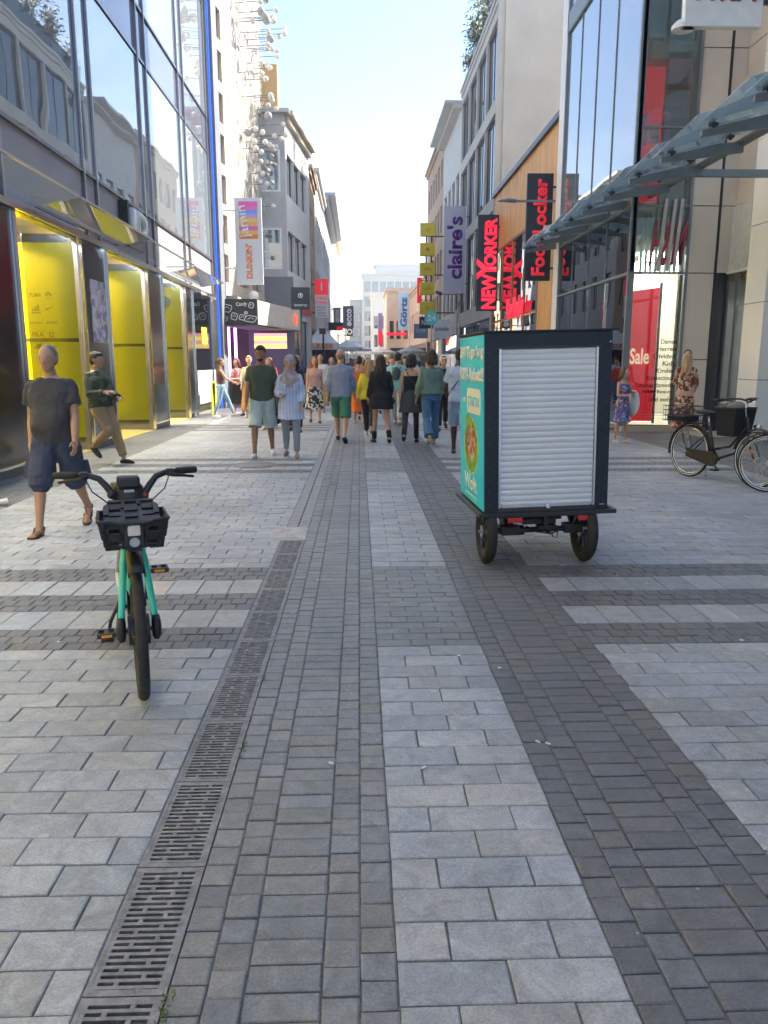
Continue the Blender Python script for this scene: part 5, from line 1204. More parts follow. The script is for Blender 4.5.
# ---------------- litter ----------------
t=thing('paper_cup','white paper cup lying on its side at the left edge of the paving','cup',(-3.93,8.45,.036),R(35))
p=MB(); p.tube([(-.05,0,.0),(.05,0,.004)],[.028,.04],20); p.torus((.05,0,.004),(1,0,.04),.04,.003,20,6); p.build('cup_body',mat('paper_white',(.7,.66,.6),.7),t,smooth=True)
p=MB(); p.disc((.051,0,.004),(1,0,.04),.036,20); p.build('cup_inside',mat('cup_inside',(.3,.22,.14),.8),t)
rd=random.Random(9)
for i in range(26):
    x=rd.uniform(-3.6,3.5); y=rd.uniform(2.6,10)
    p=MB(); z=.004; a=rd.uniform(0,6.28)
    if i%2: p.bar((0,0,.004),(.022*math.cos(a),.022*math.sin(a),.004),.006,.006); o=p.build('cigarette_end',M_white)
    else: p.add([(0,0,.002),(.018,.004,.006),(.02,.016,.003),(.002,.014,.007)],[(0,1,2,3)]); o=p.build('paper_scrap',M_white)
    o.location=(x,y,.001); tag(o,'tiny white scrap of litter lying on the paving','litter','litter scraps on the paving')
# ---------------- people ----------------
def V(*a): return Vector(a)
M_eye=mat('eye_white',(.7,.68,.65),.2); M_iris=mat('iris_dark',(.04,.025,.015),.2); M_lip=mat('lips',(.42,.17,.14),.5)
def skin(c): return mat('skin_%d'%int(c[0]*1000),c,.5,noise=(6,.06),bump=(60,.08))
SK_L=(.52,.31,.22); SK_M=(.4,.22,.14); SK_T=(.28,.15,.09); SK_D=(.07,.035,.022)
def cloth(name,c,**k): return mat(name,c,.85,noise=k.pop('noise',(5,.1)),bump=(220,.25),**k)
def person(label,loc,face=0,h=1.75,sex='m',skin_c=SK_L,vox=.013,hair=('short',(.03,.02,.015)),top=None,bottom=None,shoes=('shoe',(.05,.05,.05)),
           L=(15,5),Rr=(-12,8),aL=(-15,8,15),aR=(15,8,20),lean=0,turn=0,nod=0,belly=0,dress=None,extra=None,foot=(0,0),facial=True,scarf=None,group=None,hat=None):
    """L,Rr: (hip flexion, knee flexion[, abduction]); aL,aR: (shoulder flexion, abduction, elbow flexion[, inward])"""
    s=h/1.75; f=sex=='f'
    rj=random.Random(len(label)*7+ord(label[-3])+int(h*100)); 
    if not dress and 'leaning' not in label and 'balding' not in label:
        q_=rj.uniform(1.3,1.9); L=(L[0]*q_,L[1]+max(0,-L[0])*.9)+tuple(L[2:]); Rr=(Rr[0]*q_,Rr[1]+max(0,-Rr[0])*.9)+tuple(Rr[2:])
        if rj.random()<.5: L,Rr=Rr,L; foot=(foot[1],foot[0])
        if L[0]<-14 and foot[0]>-8: foot=(-20,foot[1])
        if Rr[0]<-14 and foot[1]>-8: foot=(foot[0],-20)
        face+=R(rj.uniform(-9,9)); turn+=rj.uniform(-14,14); nod+=rj.uniform(0,8); lean+=rj.uniform(0,3)
    t=thing('person',label,'person',loc,face,group=group)
    hipx=.085 if not f else .088; shx=.172 if not f else .155
    sk=skin(skin_c)
    pel=V(0,0,.92)
    Tl=Matrix.Translation(pel)@Matrix.Rotation(-R(lean),4,'X')@Matrix.Translation(-pel)   # lean forward (+y)
    joints={}
    def leg(sd,hf,kf,ab=2,fp=0):
        a=R(hf); b=R(ab); hip=V(sd*hipx,0,.90)
        d=V(sd*math.sin(b),math.sin(a)*math.cos(b),-math.cos(a)*math.cos(b)); kn=hip+d*.43
        a2=a-R(kf); d2=V(sd*math.sin(b)*.3,math.sin(a2),-math.cos(a2)).normalized(); an=kn+d2*.42
        p_=R(fp); fd=V(sd*.12,math.cos(p_),math.sin(p_)).normalized()
        return hip,kn,an,fd
    lg={-1:leg(-1,*(list(L)+[2])[:3],foot[0]),1:leg(1,*(list(Rr)+[2])[:3],foot[1])}
    low=1e9
    for sd in lg: 
        hip,kn,an,fd=lg[sd]; heel=an-fd*.05+V(0,0,-.075); toe=an+fd*.17+V(0,0,-.08+0); low=min(low,heel.z,toe.z)
    dz=-low
    up=V(0,0,dz)
    def arm(sd,sf,ab,el,inw=0):
        a=R(sf); b=R(ab); sh=V(sd*shx,-.005,1.385)
        d=V(sd*math.sin(b),math.sin(a)*math.cos(b),-math.cos(a)*math.cos(b)); e=sh+d*.285
        a2=a+R(el); b2=R(ab*.6-inw); d2=V(sd*math.sin(b2),math.sin(a2)*math.cos(b2),-math.cos(a2)*math.cos(b2)).normalized(); w=e+d2*.25
        return [Tl@sh,Tl@e,Tl@w,(Tl.to_3x3()@d2)]
    am={-1:arm(-1,*aL),1:arm(1,*aR)}
    def X(p): return (V(*p)+up)*s if not isinstance(p,Vector) else (p+up)*s
    Hd=Tl@Matrix.Translation((0,.0,1.50))@Matrix.Rotation(R(turn),4,'Z')@Matrix.Rotation(-R(nod),4,'X')@Matrix.Scale(1.09,4)@Matrix.Translation((0,-.0,-1.515))
    near=vox<.010
    def loft(mb,rings,T=Tl,infl=0,n=20,pw=.8):
        rs=[]
        for (z,rx,ry,cy) in rings:
            r_=[]
            for k in range(n):
                a=2*math.pi*k/n; c,s_=math.cos(a),math.sin(a)
                x=(rx+infl)*math.copysign(abs(c)**pw,c); y=(ry+infl)*math.copysign(abs(s_)**pw,s_)+cy
                r_.append(X(T@V(x,y,z)))
            rs.append(r_)
        mb.rings(rs)
    def limb(mb,pts,rad,n=14,caps=True):
        pts=[X(p) for p in pts]; rad=[r*s for r in rad]
        mb.tube(pts,rad,n)
        if caps:
            for p,r in zip(pts,rad): mb.ell(p,r,12,8)
    if not f:
        tor=[(.83,.12,.09,-.01),(.88,.163,.115,-.01),(.95,.166,.118+belly*.4,-.005),(1.03,.158,.112+belly,belly*.5),(1.13,.16,.112+belly*.9,belly*.5),(1.25,.172,.12+belly*.3,.0),(1.34,.182,.115,-.005),(1.385,.170,.097,-.01),(1.415,.15,.088,-.01),(1.44,.118,.078,-.012),(1.46,.088,.068,-.012),(1.48,.062,.056,-.01)]
    else:
        tor=[(.83,.12,.095,-.01),(.88,.168,.125,-.015),(.94,.172,.122,-.012),(1.02,.142,.1,0),(1.08,.128,.092,.0),(1.16,.137,.095,.005),(1.25,.152,.118,.015),(1.31,.158,.112,.008),(1.37,.15,.09,-.005),(1.42,.115,.068,-.01),(1.45,.05,.05,-.01)]
    b=MB(); loft(b,tor)
    # neck, head
    limb(b,[Tl@V(0,-.012,1.42),Hd@V(0,.0,1.53)],[.064 if not f else .05,.056 if not f else .045])
    Rh=Hd.to_3x3()
    def he(c,r,n=16,k=12): b.ell(X(Hd@V(*c)),tuple(q*s for q in r),n,k,rot=Rh)
    he((0,-.005,1.655),(.074,.094,.098),20,14); he((0,.03,1.60),(.058,.066,.062)); he((0,.058,1.565),(.033,.036,.028)); he((0,.035,1.645),(.064,.066,.062))
    he((0,.101,1.622),(.014,.018,.016),10,8); he((0,.094,1.642),(.009,.014,.026),8,8)
    he((0,.088,1.583),(.024,.014,.009),8,6); he((.032,.078,1.668),(.026,.014,.009),8,6); he((-.032,.078,1.668),(.026,.014,.009),8,6)
    for sd in (-1,1): he((sd*.076,-.005,1.635),(.009,.018,.03),8,8)
    tr0=lambda p:p
    for sd in (-1,1):
        sh,e,w,d=am[sd]; k=1 if not f else .84
        b.ell(X(Tl@V(sd*(shx-.024),-.005,1.378)),.052*k*s,12,8)
        limb(b,[sh,sh.lerp(e,.4),e,e.lerp(w,.3),w],[.05*k,.05*k,.04*k,.043*k,.028*k])
        # hand: palm and five fingers
        side_=V(0,1,0)-d*d.y; 
        if side_.length<.2: side_=V(1,0,0)-d*d.x
        fwd=side_.normalized(); nr=d.cross(fwd).normalized()          # fwd: thumb side
        inn=nr if nr.x*sd<0 else -nr
        pc=w+d*.05
        limb(b,[w,w+d*.045],[.027*k,.03*k])
        for q in (-.027,-.009,.009,.027): limb(b,[w+d*.02+fwd*q*.6,w+d*.088+fwd*q],[.013*k,.012*k],8)
        for q,ln in ((-.030,.055),(-.010,.07),(.010,.075),(.030,.066)):
            r0=w+d*.088+fwd*q*.95; m1=r0+(d*.9+inn*.25).normalized()*ln*.5; m2=m1+(d*.72+inn*.6).normalized()*ln*.5
            limb(b,[r0,m1,m2],[.0095*k,.009*k,.0075*k],8)
        r0=w+d*.03+fwd*.028; m1=r0+(d*.55+fwd*.7+inn*.3).normalized()*.04; m2=m1+(d*.9+fwd*.2+inn*.3).normalized()*.034
        limb(b,[r0,m1,m2],[.013*k,.011*k,.009*k],8)
    for sd in (-1,1):
        hip,kn,an,fd=lg[sd]; k=1 if not f else .93
        limb(b,[hip,hip.lerp(kn,.4),kn,kn.lerp(an,.3),kn.lerp(an,.75),an],[.09*k,.078*k,.054*k,.055*k,.037*k,.036*k])
        limb(b,[an+V(0,0,-.045)-fd*.03,an+fd*.05+V(0,0,-.04),an+fd*.13+V(0,0,-.062),an+fd*.165+V(0,0,-.068)],[.032,.034,.025,.016],10)
        if shoes[0]=='sandal':
            sdv=fd.cross(V(0,0,1)).normalized()
            for q in (-.028,-.013,0,.013,.026): limb(b,[an+fd*.14+sdv*q+V(0,0,-.068),an+fd*(.178-abs(q)*.5)+sdv*q+V(0,0,-.072)],[.009,.0075],6)
    body=b.build('body',sk,t)
    def rm(o,vx,it=2,disp=None):
        r_=o.modifiers.new('remesh','REMESH'); r_.mode='VOXEL'; r_.voxel_size=vx; r_.use_smooth_shade=True
        sm=o.modifiers.new('smooth','SMOOTH'); sm.iterations=it; sm.factor=.5
        if disp and vox<.012:
            tx=bpy.data.textures.get('folds') or bpy.data.textures.new('folds','CLOUDS'); tx.noise_scale=.11; tx.noise_depth=2
            d_=o.modifiers.new('folds','DISPLACE'); d_.texture=tx; d_.strength=disp*1.35; d_.mid_level=.5; d_.texture_coords='LOCAL'
    rm(body,vox*.8 if not near else vox*.72,2)
    # face details
    if facial:
        for sd in (-1,1):
            e=MB(); e.ell(X(Hd@V(sd*.031,.082,1.652)),(.0125*s,.009*s,.0075*s),10,8,rot=Rh); o=e.build('eye',M_eye,t,smooth='all')
            e=MB(); e.ell(X(Hd@V(sd*.031,.0895,1.652)),(.0055*s,.004*s,.0055*s),8,6,rot=Rh); e.build('iris',M_iris,o)
        e=MB(); e.ell(X(Hd@V(0,.097,1.584)),(.021*s,.008*s,.0055*s),10,6,rot=Rh); e.build('mouth',M_lip,t,smooth='all')
        e=MB()
        for sd in (-1,1): e.ell(X(Hd@V(sd*.033,.0905,1.672)),(.019*s,.006*s,.0035*s),10,6,rot=Rh)
        if hair[0]!='bald': e.build('eyebrows',mat('brow',tuple(c*.8 for c in hair[1])),t)
        else: e.build('eyebrows',mat('grey_brow',(.2,.17,.15)),t)
    # hair
    hm=mat('hair_%d_%d'%(int(hair[1][0]*999),int(hair[1][2]*999)),hair[1],.55,noise=(30,.3,(1,1,.15)),bump=(120,.6,(1,1,.1)))
    if hair[0] not in ('none',):
        e=MB(); he2=lambda c,r,n=18,k=12: e.ell(X(Hd@V(*c)),tuple(q*s for q in r),n,k,rot=Rh)
        if hair[0]=='bald': he2((0,-.02,1.628),(.0765,.086,.06))
        elif hair[0]=='crop': he2((0,-.019,1.663),(.0785,.0945,.0975)); he2((0,-.02,1.63),(.0768,.085,.06))
        else:
            he2((0,-.018,1.674),(.081,.092,.092)); he2((0,-.035,1.63),(.078,.075,.07))
            if hair[0] in ('short',): he2((0,.03,1.722),(.06,.055,.035))
            if hair[0] in ('long','bob'):
                zl=1.38 if hair[0]=='long' else 1.52
                for x,y,r_ in ((0,-.075,.05),(-.055,-.05,.04),(.055,-.05,.04)):
                    limb_=[Hd@V(x,y,1.66),Hd@V(x*1.15,y-.01,1.56),Tl@V(x*1.25,y-.045,zl+.06 if hair[0]=='long' else zl),Tl@V(x*1.1,y-.05,zl-.04)]
                    e.tube([X(p) for p in limb_],[r_*s,r_*1.05*s,r_*.9*s,r_*.45*s],12)
                for sd in (-1,1): e.tube([X(Hd@V(sd*.06,.01,1.7)),X(Hd@V(sd*.08,.01,1.62)),X(Hd@V(sd*.078,-.01,1.53))],[.03*s,.024*s,.02*s],10)
            if hair[0]=='bun': he2((0,-.09,1.73),(.045,.045,.045))
            if hair[0]=='pony': e.tube([X(Hd@V(0,-.09,1.69)),X(Hd@V(0,-.14,1.64)),X(Hd@V(0,-.13,1.48))],[.025*s,.03*s,.012*s],10)
        o=e.build('hair',hm,t); rm(o,max(vox,.009),1)
    if hat:
        e=MB(); e.ell(X(Hd@V(0,-.008,1.69)),(.086*s,.1*s,.085*s),16,10,rot=Rh); e.ell(X(Hd@V(0,.12,1.695)),(.06*s,.06*s,.012*s),12,6,rot=Rh); o=e.build('cap',cloth('cap_'+hat[0],hat[1]),t); rm(o,vox,1)
    # top: dict(col mat, hem z, sleeve 0..2, loose, neck)
    if top:
        m_=top['m']; e=MB(); hem=top.get('hem',.9); lo=top.get('loose',.016); nk=top.get('neck',1.468)
        def tz(z):
            for (a,b_) in zip(tor,tor[1:]):
                if a[0]<=z<=b_[0]:
                    q=(z-a[0])/(b_[0]-a[0]); return tuple(a[i]+(b_[i]-a[i])*q for i in range(4))
            return tor[0] if z<tor[0][0] else tor[-1]
        rs=[]; z=hem; fl=top.get('flare',0)
        while z<nk+.001:
            q=tz(max(z,.87)); k_=max(0,1-(z-hem)/.35); rs.append((z,max(q[1],.12 if z<1.0 else 0)+fl*k_+(.006 if z<1.15 else 0),q[2]+fl*k_+(.006 if z<1.15 else 0),q[3])); z+=.02
        loft(e,rs,infl=lo)
        sv=top.get('sleeve',.55)
        if sv>0:
            k=1 if not f else .86
            for sd in (-1,1):
                sh,el_,w,d=am[sd]
                e.ell(X(Tl@V(sd*(shx-.024),-.005,1.378)),(.052*k+lo*.6)*s,12,8)
                e.ell(X(sh),(.05*k+lo*.62)*s,12,8)
                if sv<=1: limb(e,[sh,sh.lerp(el_,.3),sh.lerp(el_,sv)],[.048*k+lo*.6,.05*k+lo*.95,.048*k+lo*1.35],14,False)
                else: limb(e,[sh,sh.lerp(el_,.3),el_,el_.lerp(w,min(.95,sv-1))],[.048*k+lo*.6,.05*k+lo*.8,.044*k+lo,.034*k+lo*.9],14,False); e.ell(X(el_),(.044*k+lo)*s,10,8)
        o=e.build(top.get('name','shirt'),m_,t); rm(o,max(vox*.9,.0085),2,top.get('disp',.022))
    if bottom:
        m_=bottom['m']; lo=bottom.get('loose',.02); ln=bottom.get('len',1.9); e=MB(); wz=bottom.get('waist',1.0)
        rs=[(z_,max(rx,.13),ry,cy) for (z_,rx,ry,cy) in tor if z_<=wz]+[(wz,.15 if not f else .138,.108+belly*.6 if not f else .1,0)]
        if bottom.get('skirt'):
            n=26; rgs=[]; zb=bottom['skirt']; fw=bottom.get('flare',.08)
            for i in range(9):
                q=i/8; z=wz+(zb-wz)*q; r_=[]
                for k in range(n):
                    a=2*math.pi*k/n; fold=1+.05*q*math.sin(a*7+i*.2); rx=(.15+(.03 if q>.1 else 0)+fw*q)*fold; ry=(.115+.02*min(1,q*4)+fw*q)*fold; r_.append(X(V(rx*math.cos(a),ry*math.sin(a),z)))
                rgs.append(r_)
            e.rings(rgs); o=e.build('skirt',m_,t); rm(o,max(vox*.9,.0085),2,.015)
        else:
            loft(e,rs,infl=lo*.6,T=Matrix())
            for sd in (-1,1):
                hip,kn,an,fd=lg[sd]; k=1 if not f else .93
                r0,r1,r2=.092*k+lo,.058*k+lo*(1.3 if ln<1.2 else 1),(.038+bottom.get('flareleg',.0))*k+lo
                if ln<=1: limb(e,[hip,hip.lerp(kn,.5),hip.lerp(kn,ln)],[r0,(.08*k+lo),.066*k+lo*1.5],14,False); 
                elif ln<1.3: limb(e,[hip,kn,kn.lerp(an,ln-1)],[r0,r1*1.12,r1*1.1],14,False)
                else: limb(e,[hip,hip.lerp(kn,.5),kn,kn.lerp(an,ln-1)],[r0,.078*k+lo,r1,r2],14,False)
                e.ell(X(hip),r0*s,12,8)
                if ln>1: e.ell(X(kn),r1*s,12,8)
            o=e.build(bottom.get('name','trousers'),m_,t); rm(o,max(vox*.9,.0085),2,bottom.get('disp',.018))
    if dress:
        m_=dress['m']; e=MB(); n=28; rgs=[]; zb=dress['hem']; fw=dress.get('flare',.1)
        rr_=[(q[0],q[1],q[2],q[3]) for q in tor if 1.03<q[0]<dress.get('neck',1.40)]
        zs=[zb+(1.05-zb)*i/8 for i in range(8)]
        for i,z in enumerate(zs):
            q=1-i/8; r_=[]
            for k in range(n):
                a=2*math.pi*k/n; fo=1+.07*q*math.sin(a*6+1); r_.append(X(V((.148+fw*q)*fo*math.cos(a),(.115+fw*q)*fo*math.sin(a)*(1),z)))
            rgs.append(r_)
        for (z,rx,ry,cy) in rr_: rgs.append([X(Tl@V((rx+.014)*math.cos(2*math.pi*k/n),(ry+.014)*math.sin(2*math.pi*k/n)+cy,z)) for k in range(n)])
        e.rings(rgs)
        sv=dress.get('sleeve',0)
        for sd in (-1,1):
            sh,el_,w,d=am[sd]
            if sv: e.ell(X(Tl@V(sd*(shx-.015),-.005,1.405)),.066*s,12,8); limb(e,[sh,sh.lerp(el_,min(sv,1))]+([el_.lerp(w,sv-1)] if sv>1 else []),[.06,.055]+([.045] if sv>1 else []),14,False)
            else: limb(e,[Tl@V(sd*.07,.07,1.34),Tl@V(sd*.085,.0,1.43),Tl@V(sd*.07,-.08,1.34)],[.012,.012,.012],8)
        o=e.build('dress',m_,t); rm(o,max(vox*.9,.0085),2,.015)
    if shoes:
        sm_=cloth('shoe_%d_%d'%(int(shoes[1][0]*999),int(shoes[1][2]*999)),shoes[1])
        for sd in (-1,1):
            hip,kn,an,fd=lg[sd]; sdv=fd.cross(V(0,0,1)).normalized(); e=MB(); dn=V(0,0,-1)
            if shoes[0]=='sandal':
                rs=[]
                for q,w_ in ((-.07,.02),(-.055,.034),(0,.036),(.06,.036),(.12,.045),(.165,.04),(.19,.022)):
                    c=an+fd*q+V(0,0,-.083); rs.append([X(c+sdv*w_+V(0,0,.008)),X(c+sdv*w_+V(0,0,-.008)),X(c-sdv*w_+V(0,0,-.008)),X(c-sdv*w_+V(0,0,.008))])
                e.rings(rs)
                for q,hz,w_ in ((.115,-.028,.043),(.055,-.0,.04),(-.02,.03,.042)):
                    pts=[an+fd*(q+.012*0)+sdv*(w_*math.cos(a))+V(0,0,hz-.075*(1 if q>0 else .4)+ (0.045 if q>0 else .0)*math.sin(a)+(.0)) for a in [math.pi*i/8 for i in range(9)]]
                    e.tube([X(p_) for p_ in pts],.008*s,6,flat=1.2)
                pts=[an-fd*.035*math.sin(a)*1.5+sdv*(.04*math.cos(a))+V(0,0,-.02) for a in [math.pi*i/8 for i in range(9)]]; e.tube([X(p_) for p_ in pts],.008*s,6)
                e.tube([X(an+fd*.05+sdv*.02+V(0,0,-.0)),X(an+fd*.11+V(0,0,-.03)),X(an+fd*.15+V(0,0,-.055))],.008*s,6)
                o=e.build('sandal',sm_,t)
            else:
                limb(e,[an+V(0,0,-.055)-fd*.035,an+V(0,0,-.045)+fd*.03,an+fd*.11+V(0,0,-.058),an+fd*.165+V(0,0,-.062)],[.038,.042,.037,.026],12)
                limb(e,[an+V(0,0,-.075)-fd*.04,an+V(0,0,-.077)+fd*.09,an+fd*.17+V(0,0,-.077)],[.030,.036,.026],10)
                if shoes[0]=='boot': limb(e,[an,an.lerp(kn,.38)],[.05,.055],12,False)
                o=e.build('shoe',sm_,t); rm(o,max(vox,.009),1)
    if scarf:
        e=MB()
        e.ell(X(Hd@V(0,-.02,1.665)),(.092*s,.104*s,.105*s),18,12,rot=Rh); loft(e,[(1.56,.07,.075,-.01),(1.5,.085,.08,-.01),(1.42,.14,.1,0),(1.36,.165,.12,.015),(1.30,.15,.12,.025),(1.22,.10,.1,.05)],infl=.015); o=e.build('headscarf',scarf,t); rm(o,max(vox,.009),2,.02)
    if extra: extra(t,X,Tl,Hd,am,lg,s)
    return t
PI=math.pi
C=cloth
M_denim=C('denim_blue',(.07,.13,.25)); M_ldenim=C('light_denim',(.36,.46,.52)); M_blk=C('black_fabric',(.015,.015,.018)); M_wht=C('white_fabric',(.68,.68,.68))
def strap(t,X,Tl,Hd,am,lg,s,c=(.02,.02,.02),side=1,bag=True,front=False,bz=.93,sz=(.05,.13,.11),name='shoulder_bag'):
    e=MB(); f_=1 if not front else 1
    pts=[Tl@V(-side*.10,-.075,1.44),Tl@V(-side*.03,-.14,1.3),Tl@V(side*.1,-.145,1.12),Tl@V(side*.2,-.06,bz+.05)]
    e.tube([X(p) for p in pts],.009,6); pts=[Tl@V(-side*.10,-.075,1.44),Tl@V(-side*.09,.05,1.45),Tl@V(-side*.03,.14,1.3),Tl@V(side*.1,.15,1.12),Tl@V(side*.2,.06,bz+.05)]
    e.tube([X(p) for p in pts],.009,6); m_=mat('bag_%d'%int(c[0]*999),c,.5); o=e.build('bag_strap',m_,t,smooth='all')
    if bag: e=MB(); e.ell(X(Tl@V(side*.215,-.02,bz)),(sz[0],sz[1],sz[2]),14,10); e.build(name,m_,t,smooth='all')
def backpack(col,w_=.13,h_=.2):
    def fx(t,X,Tl,Hd,am,lg,s):
        e=MB(); e.ell(X(Tl@V(0,-.17,1.25)),(w_,.075,h_),16,12); m_=mat('pack_%d'%int(col[0]*999),col,.7,bump=(60,.3)); e.build('backpack',m_,t,smooth='all')
        e=MB()
        for sd in (-1,1): e.tube([X(Tl@V(sd*.09,-.14,1.38)),X(Tl@V(sd*.1,-.03,1.465)),X(Tl@V(sd*.11,.12,1.36)),X(Tl@V(sd*.13,.08,1.16))],.014,6)
        e.build('strap',m_,t,smooth='all')
    return fx
def belt(t,X,Tl,Hd,am,lg,s): pass
def pockets(t,X,Tl,Hd,am,lg,s):
    for sd in (-1,1):
        hip,kn,an,fd=lg[sd]; c=hip.lerp(kn,.72)+V(sd*.095,0,0); e=MB(); d=(kn-hip).normalized(); e.bar(X(c-d*.08),X(c+d*.08),.03,.13,up=(sd,0,0)) ; o=e.build('cargo_pocket',MT['navy_shorts'],t,bevel=.012,seg=3)
    e=MB(); hip,kn,an,fd=lg[-1]; e.tube([X(kn+V(-.06,.03,.03)),X(kn+V(-.07,.04,-.03)),X(kn+V(-.055,.05,-.07))],.004,5); e.build('drawstring',MT['navy_shorts'],t)
def look(x,y,tx=0,ty=0): return math.atan2(-(tx-x),ty-y)
CAMW=PI       # facing the camera
# --- near people
person('balding man in charcoal tee, navy cargo shorts and brown sandals walking by the yellow bays',(-2.78,7.12,0),PI+R(2),1.69,'m',SK_M,.0075,('crop',(.17,.165,.16)),
  top=dict(m=C('charcoal_tee',(.048,.045,.052)),hem=.86,sleeve=.62,loose=.028,disp=.028),bottom=dict(m=C('navy_shorts',(.035,.045,.085)),len=1.08,loose=.034,name='shorts',disp=.03),shoes=('sandal',(.09,.05,.035)),
  L=(-17,24,5),Rr=(17,4,5),foot=(-24,6),aL=(12,9,18),aR=(-12,9,14),belly=.035,turn=-4,nod=8,extra=pockets)
person('dark haired man in olive camouflage jacket and khaki trousers leaning against a glass pier',(-3.98,12.1,0),PI+R(62),1.72,'m',SK_M,.009,('short',(.012,.01,.01)),
  top=dict(m=C('camo_jacket',(.05,.07,.04),vor=(11,[(.035,.05,.03),(.06,.08,.045),(.02,.03,.02),(.09,.1,.06)])),hem=.9,sleeve=1.9,loose=.035,name='jacket'),bottom=dict(m=C('khaki_trousers',(.3,.21,.12)),loose=.026),shoes=('shoe',(.02,.02,.025)),
  L=(22,4,3),Rr=(34,88,3),foot=(0,-30),aL=(5,10,62,25),aR=(10,10,80,25),lean=-7,turn=20,nod=14)
person('bearded man in dark green tee and pale denim shorts walking towards the camera',(-1.60,12.85,0),PI,1.80,'m',SK_T,.009,('short',(.015,.012,.01)),
  top=dict(m=C('green_tee',(.065,.085,.055)),hem=.9,sleeve=.62,loose=.02),bottom=dict(m=C('pale_denim_shorts',(.44,.52,.52)),len=1.0,loose=.03,name='shorts'),shoes=('shoe',(.65,.65,.66)),
  L=(12,8,4),Rr=(-8,8,4),foot=(5,-5),aL=(-8,9,12),aR=(10,9,14),turn=-8,extra=lambda t,X,Tl,Hd,am,lg,s:(lambda e:(e.ell(X(Hd@V(0,.055,1.572)),(.05*s,.05*s,.04*s),12,8),e.build('beard',mat('beard_dark',(.02,.015,.012),.8,bump=(200,.6)),t,smooth='all')))(MB()))
person('woman in grey headscarf, pale blue tunic and grey trousers beside the green tee man',(-1.13,12.8,0),PI-R(4),1.63,'f',SK_L,.009,('none',(.1,.1,.1)),
  top=dict(m=C('pale_blue_tunic',(.48,.54,.72),stripe=(6,'X',.7,(.62,.66,.8))),hem=.66,sleeve=1.8,loose=.03,flare=.05,name='tunic'),bottom=dict(m=C('grey_trousers',(.26,.28,.33)),loose=.016),shoes=('shoe',(.3,.22,.2)),
  L=(8,5),Rr=(-6,6),aL=(5,12,35,10),aR=(12,12,75,30),scarf=C('grey_scarf',(.4,.33,.36),noise=(14,.3)))
person('man in blue checked shirt and green shorts walking away up the street',(-.36,15.25,0),R(2),1.83,'m',SK_L,.009,('bald',(.3,.22,.17)),
  top=dict(m=C('check_shirt',(.2,.24,.36),stripe=(14,'X',.6,(.36,.38,.48))),hem=.88,sleeve=1.55,loose=.028),bottom=dict(m=C('green_shorts',(.05,.2,.13)),len=.98,loose=.028,name='shorts'),shoes=('shoe',(.02,.02,.02)),
  L=(16,6),Rr=(-10,14),foot=(5,-20),aL=(-14,10,15),aR=(14,9,20),facial=False)
person('woman with long dark hair in black dress top and ankle boots seen from behind',(.42,15.0,0),R(4),1.66,'f',SK_L,.0095,('long',(.02,.012,.01)),
  top=dict(m=M_blk,hem=.68,sleeve=1.8,loose=.035,flare=.05,name='jumper'),shoes=('boot',(.012,.012,.012)),L=(8,5),Rr=(-8,8),aL=(0,10,30),aR=(5,10,45),facial=False,
  extra=lambda *a: strap(*a,c=(.014,.014,.014),side=1,bz=.84,sz=(.07,.1,.08)))
person('blonde woman in yellow jacket and dark trousers walking away',(.21,16.4,0),R(-3),1.63,'f',SK_L,.010,('long',(.42,.27,.12)),
  top=dict(m=C('yellow_jacket',(.62,.55,.05)),hem=.86,sleeve=1.85,loose=.03,name='jacket'),bottom=dict(m=C('navy_trousers',(.02,.025,.05)),loose=.02),shoes=('shoe',(.5,.5,.5)),L=(14,5),Rr=(-12,24),foot=(0,-25),aL=(-10,14,20),aR=(12,8,20),facial=False)
def limb2(e,X,l):
    hip,kn,an,fd=l
    e.tube([X(hip),X(hip.lerp(kn,.5)),X(kn),X(kn.lerp(an,.35)),X(an)],[.085,.076,.055,.056,.04],14)
def tights(t,X,Tl,Hd,am,lg,s):
    e=MB(); [limb2(e,X,lg[sd]) for sd in (-1,1)]; e.build('tights',mat('sheer_black',(.02,.017,.018),.6),t,smooth='all')
    strap(t,X,Tl,Hd,am,lg,s,c=(.03,.03,.035),side=1,bz=.86,sz=(.06,.12,.14))
person('woman in black strapless top, charcoal skirt and black tights seen from behind',(1.0,15.0,0),R(-4),1.68,'f',SK_L,.009,('bob',(.012,.01,.01)),
  top=dict(m=M_blk,hem=.98,sleeve=0,neck=1.33,loose=.010,name='strapless_top'),bottom=dict(m=C('charcoal_skirt',(.05,.055,.07)),skirt=.60,flare=.07,loose=.02,waist=1.04),shoes=('boot',(.01,.01,.01)),L=(8,6),Rr=(-12,10),foot=(0,-12),aL=(-5,9,10),aR=(5,9,20),facial=False,extra=tights)
person('woman in sage green sweater and flared blue jeans walking away next to the trailer side',(1.34,14.5,0),R(3),1.76,'f',SK_M,.009,('bob',(.035,.02,.012)),
  top=dict(m=C('sage_sweater',(.15,.23,.19)),hem=.96,sleeve=1.7,loose=.04,neck=1.42,name='sweater'),bottom=dict(m=C('blue_jeans',(.06,.15,.29)),loose=.016,flareleg=.045,name='jeans'),shoes=('shoe',(.35,.35,.36)),
  L=(12,4,4),Rr=(-14,10,4),foot=(0,-20),aL=(0,12,25),aR=(8,10,25),facial=False,extra=lambda t,X,Tl,Hd,am,lg,s:(lambda e:(e.tube([X(V(0,0,.86)),X(V(0,0,.98))],[.185*s,.165*s],20,flat=.75),e.build('shirt_hem',C('pale_shirt',(.5,.55,.68)),t,smooth=True)))(MB()))
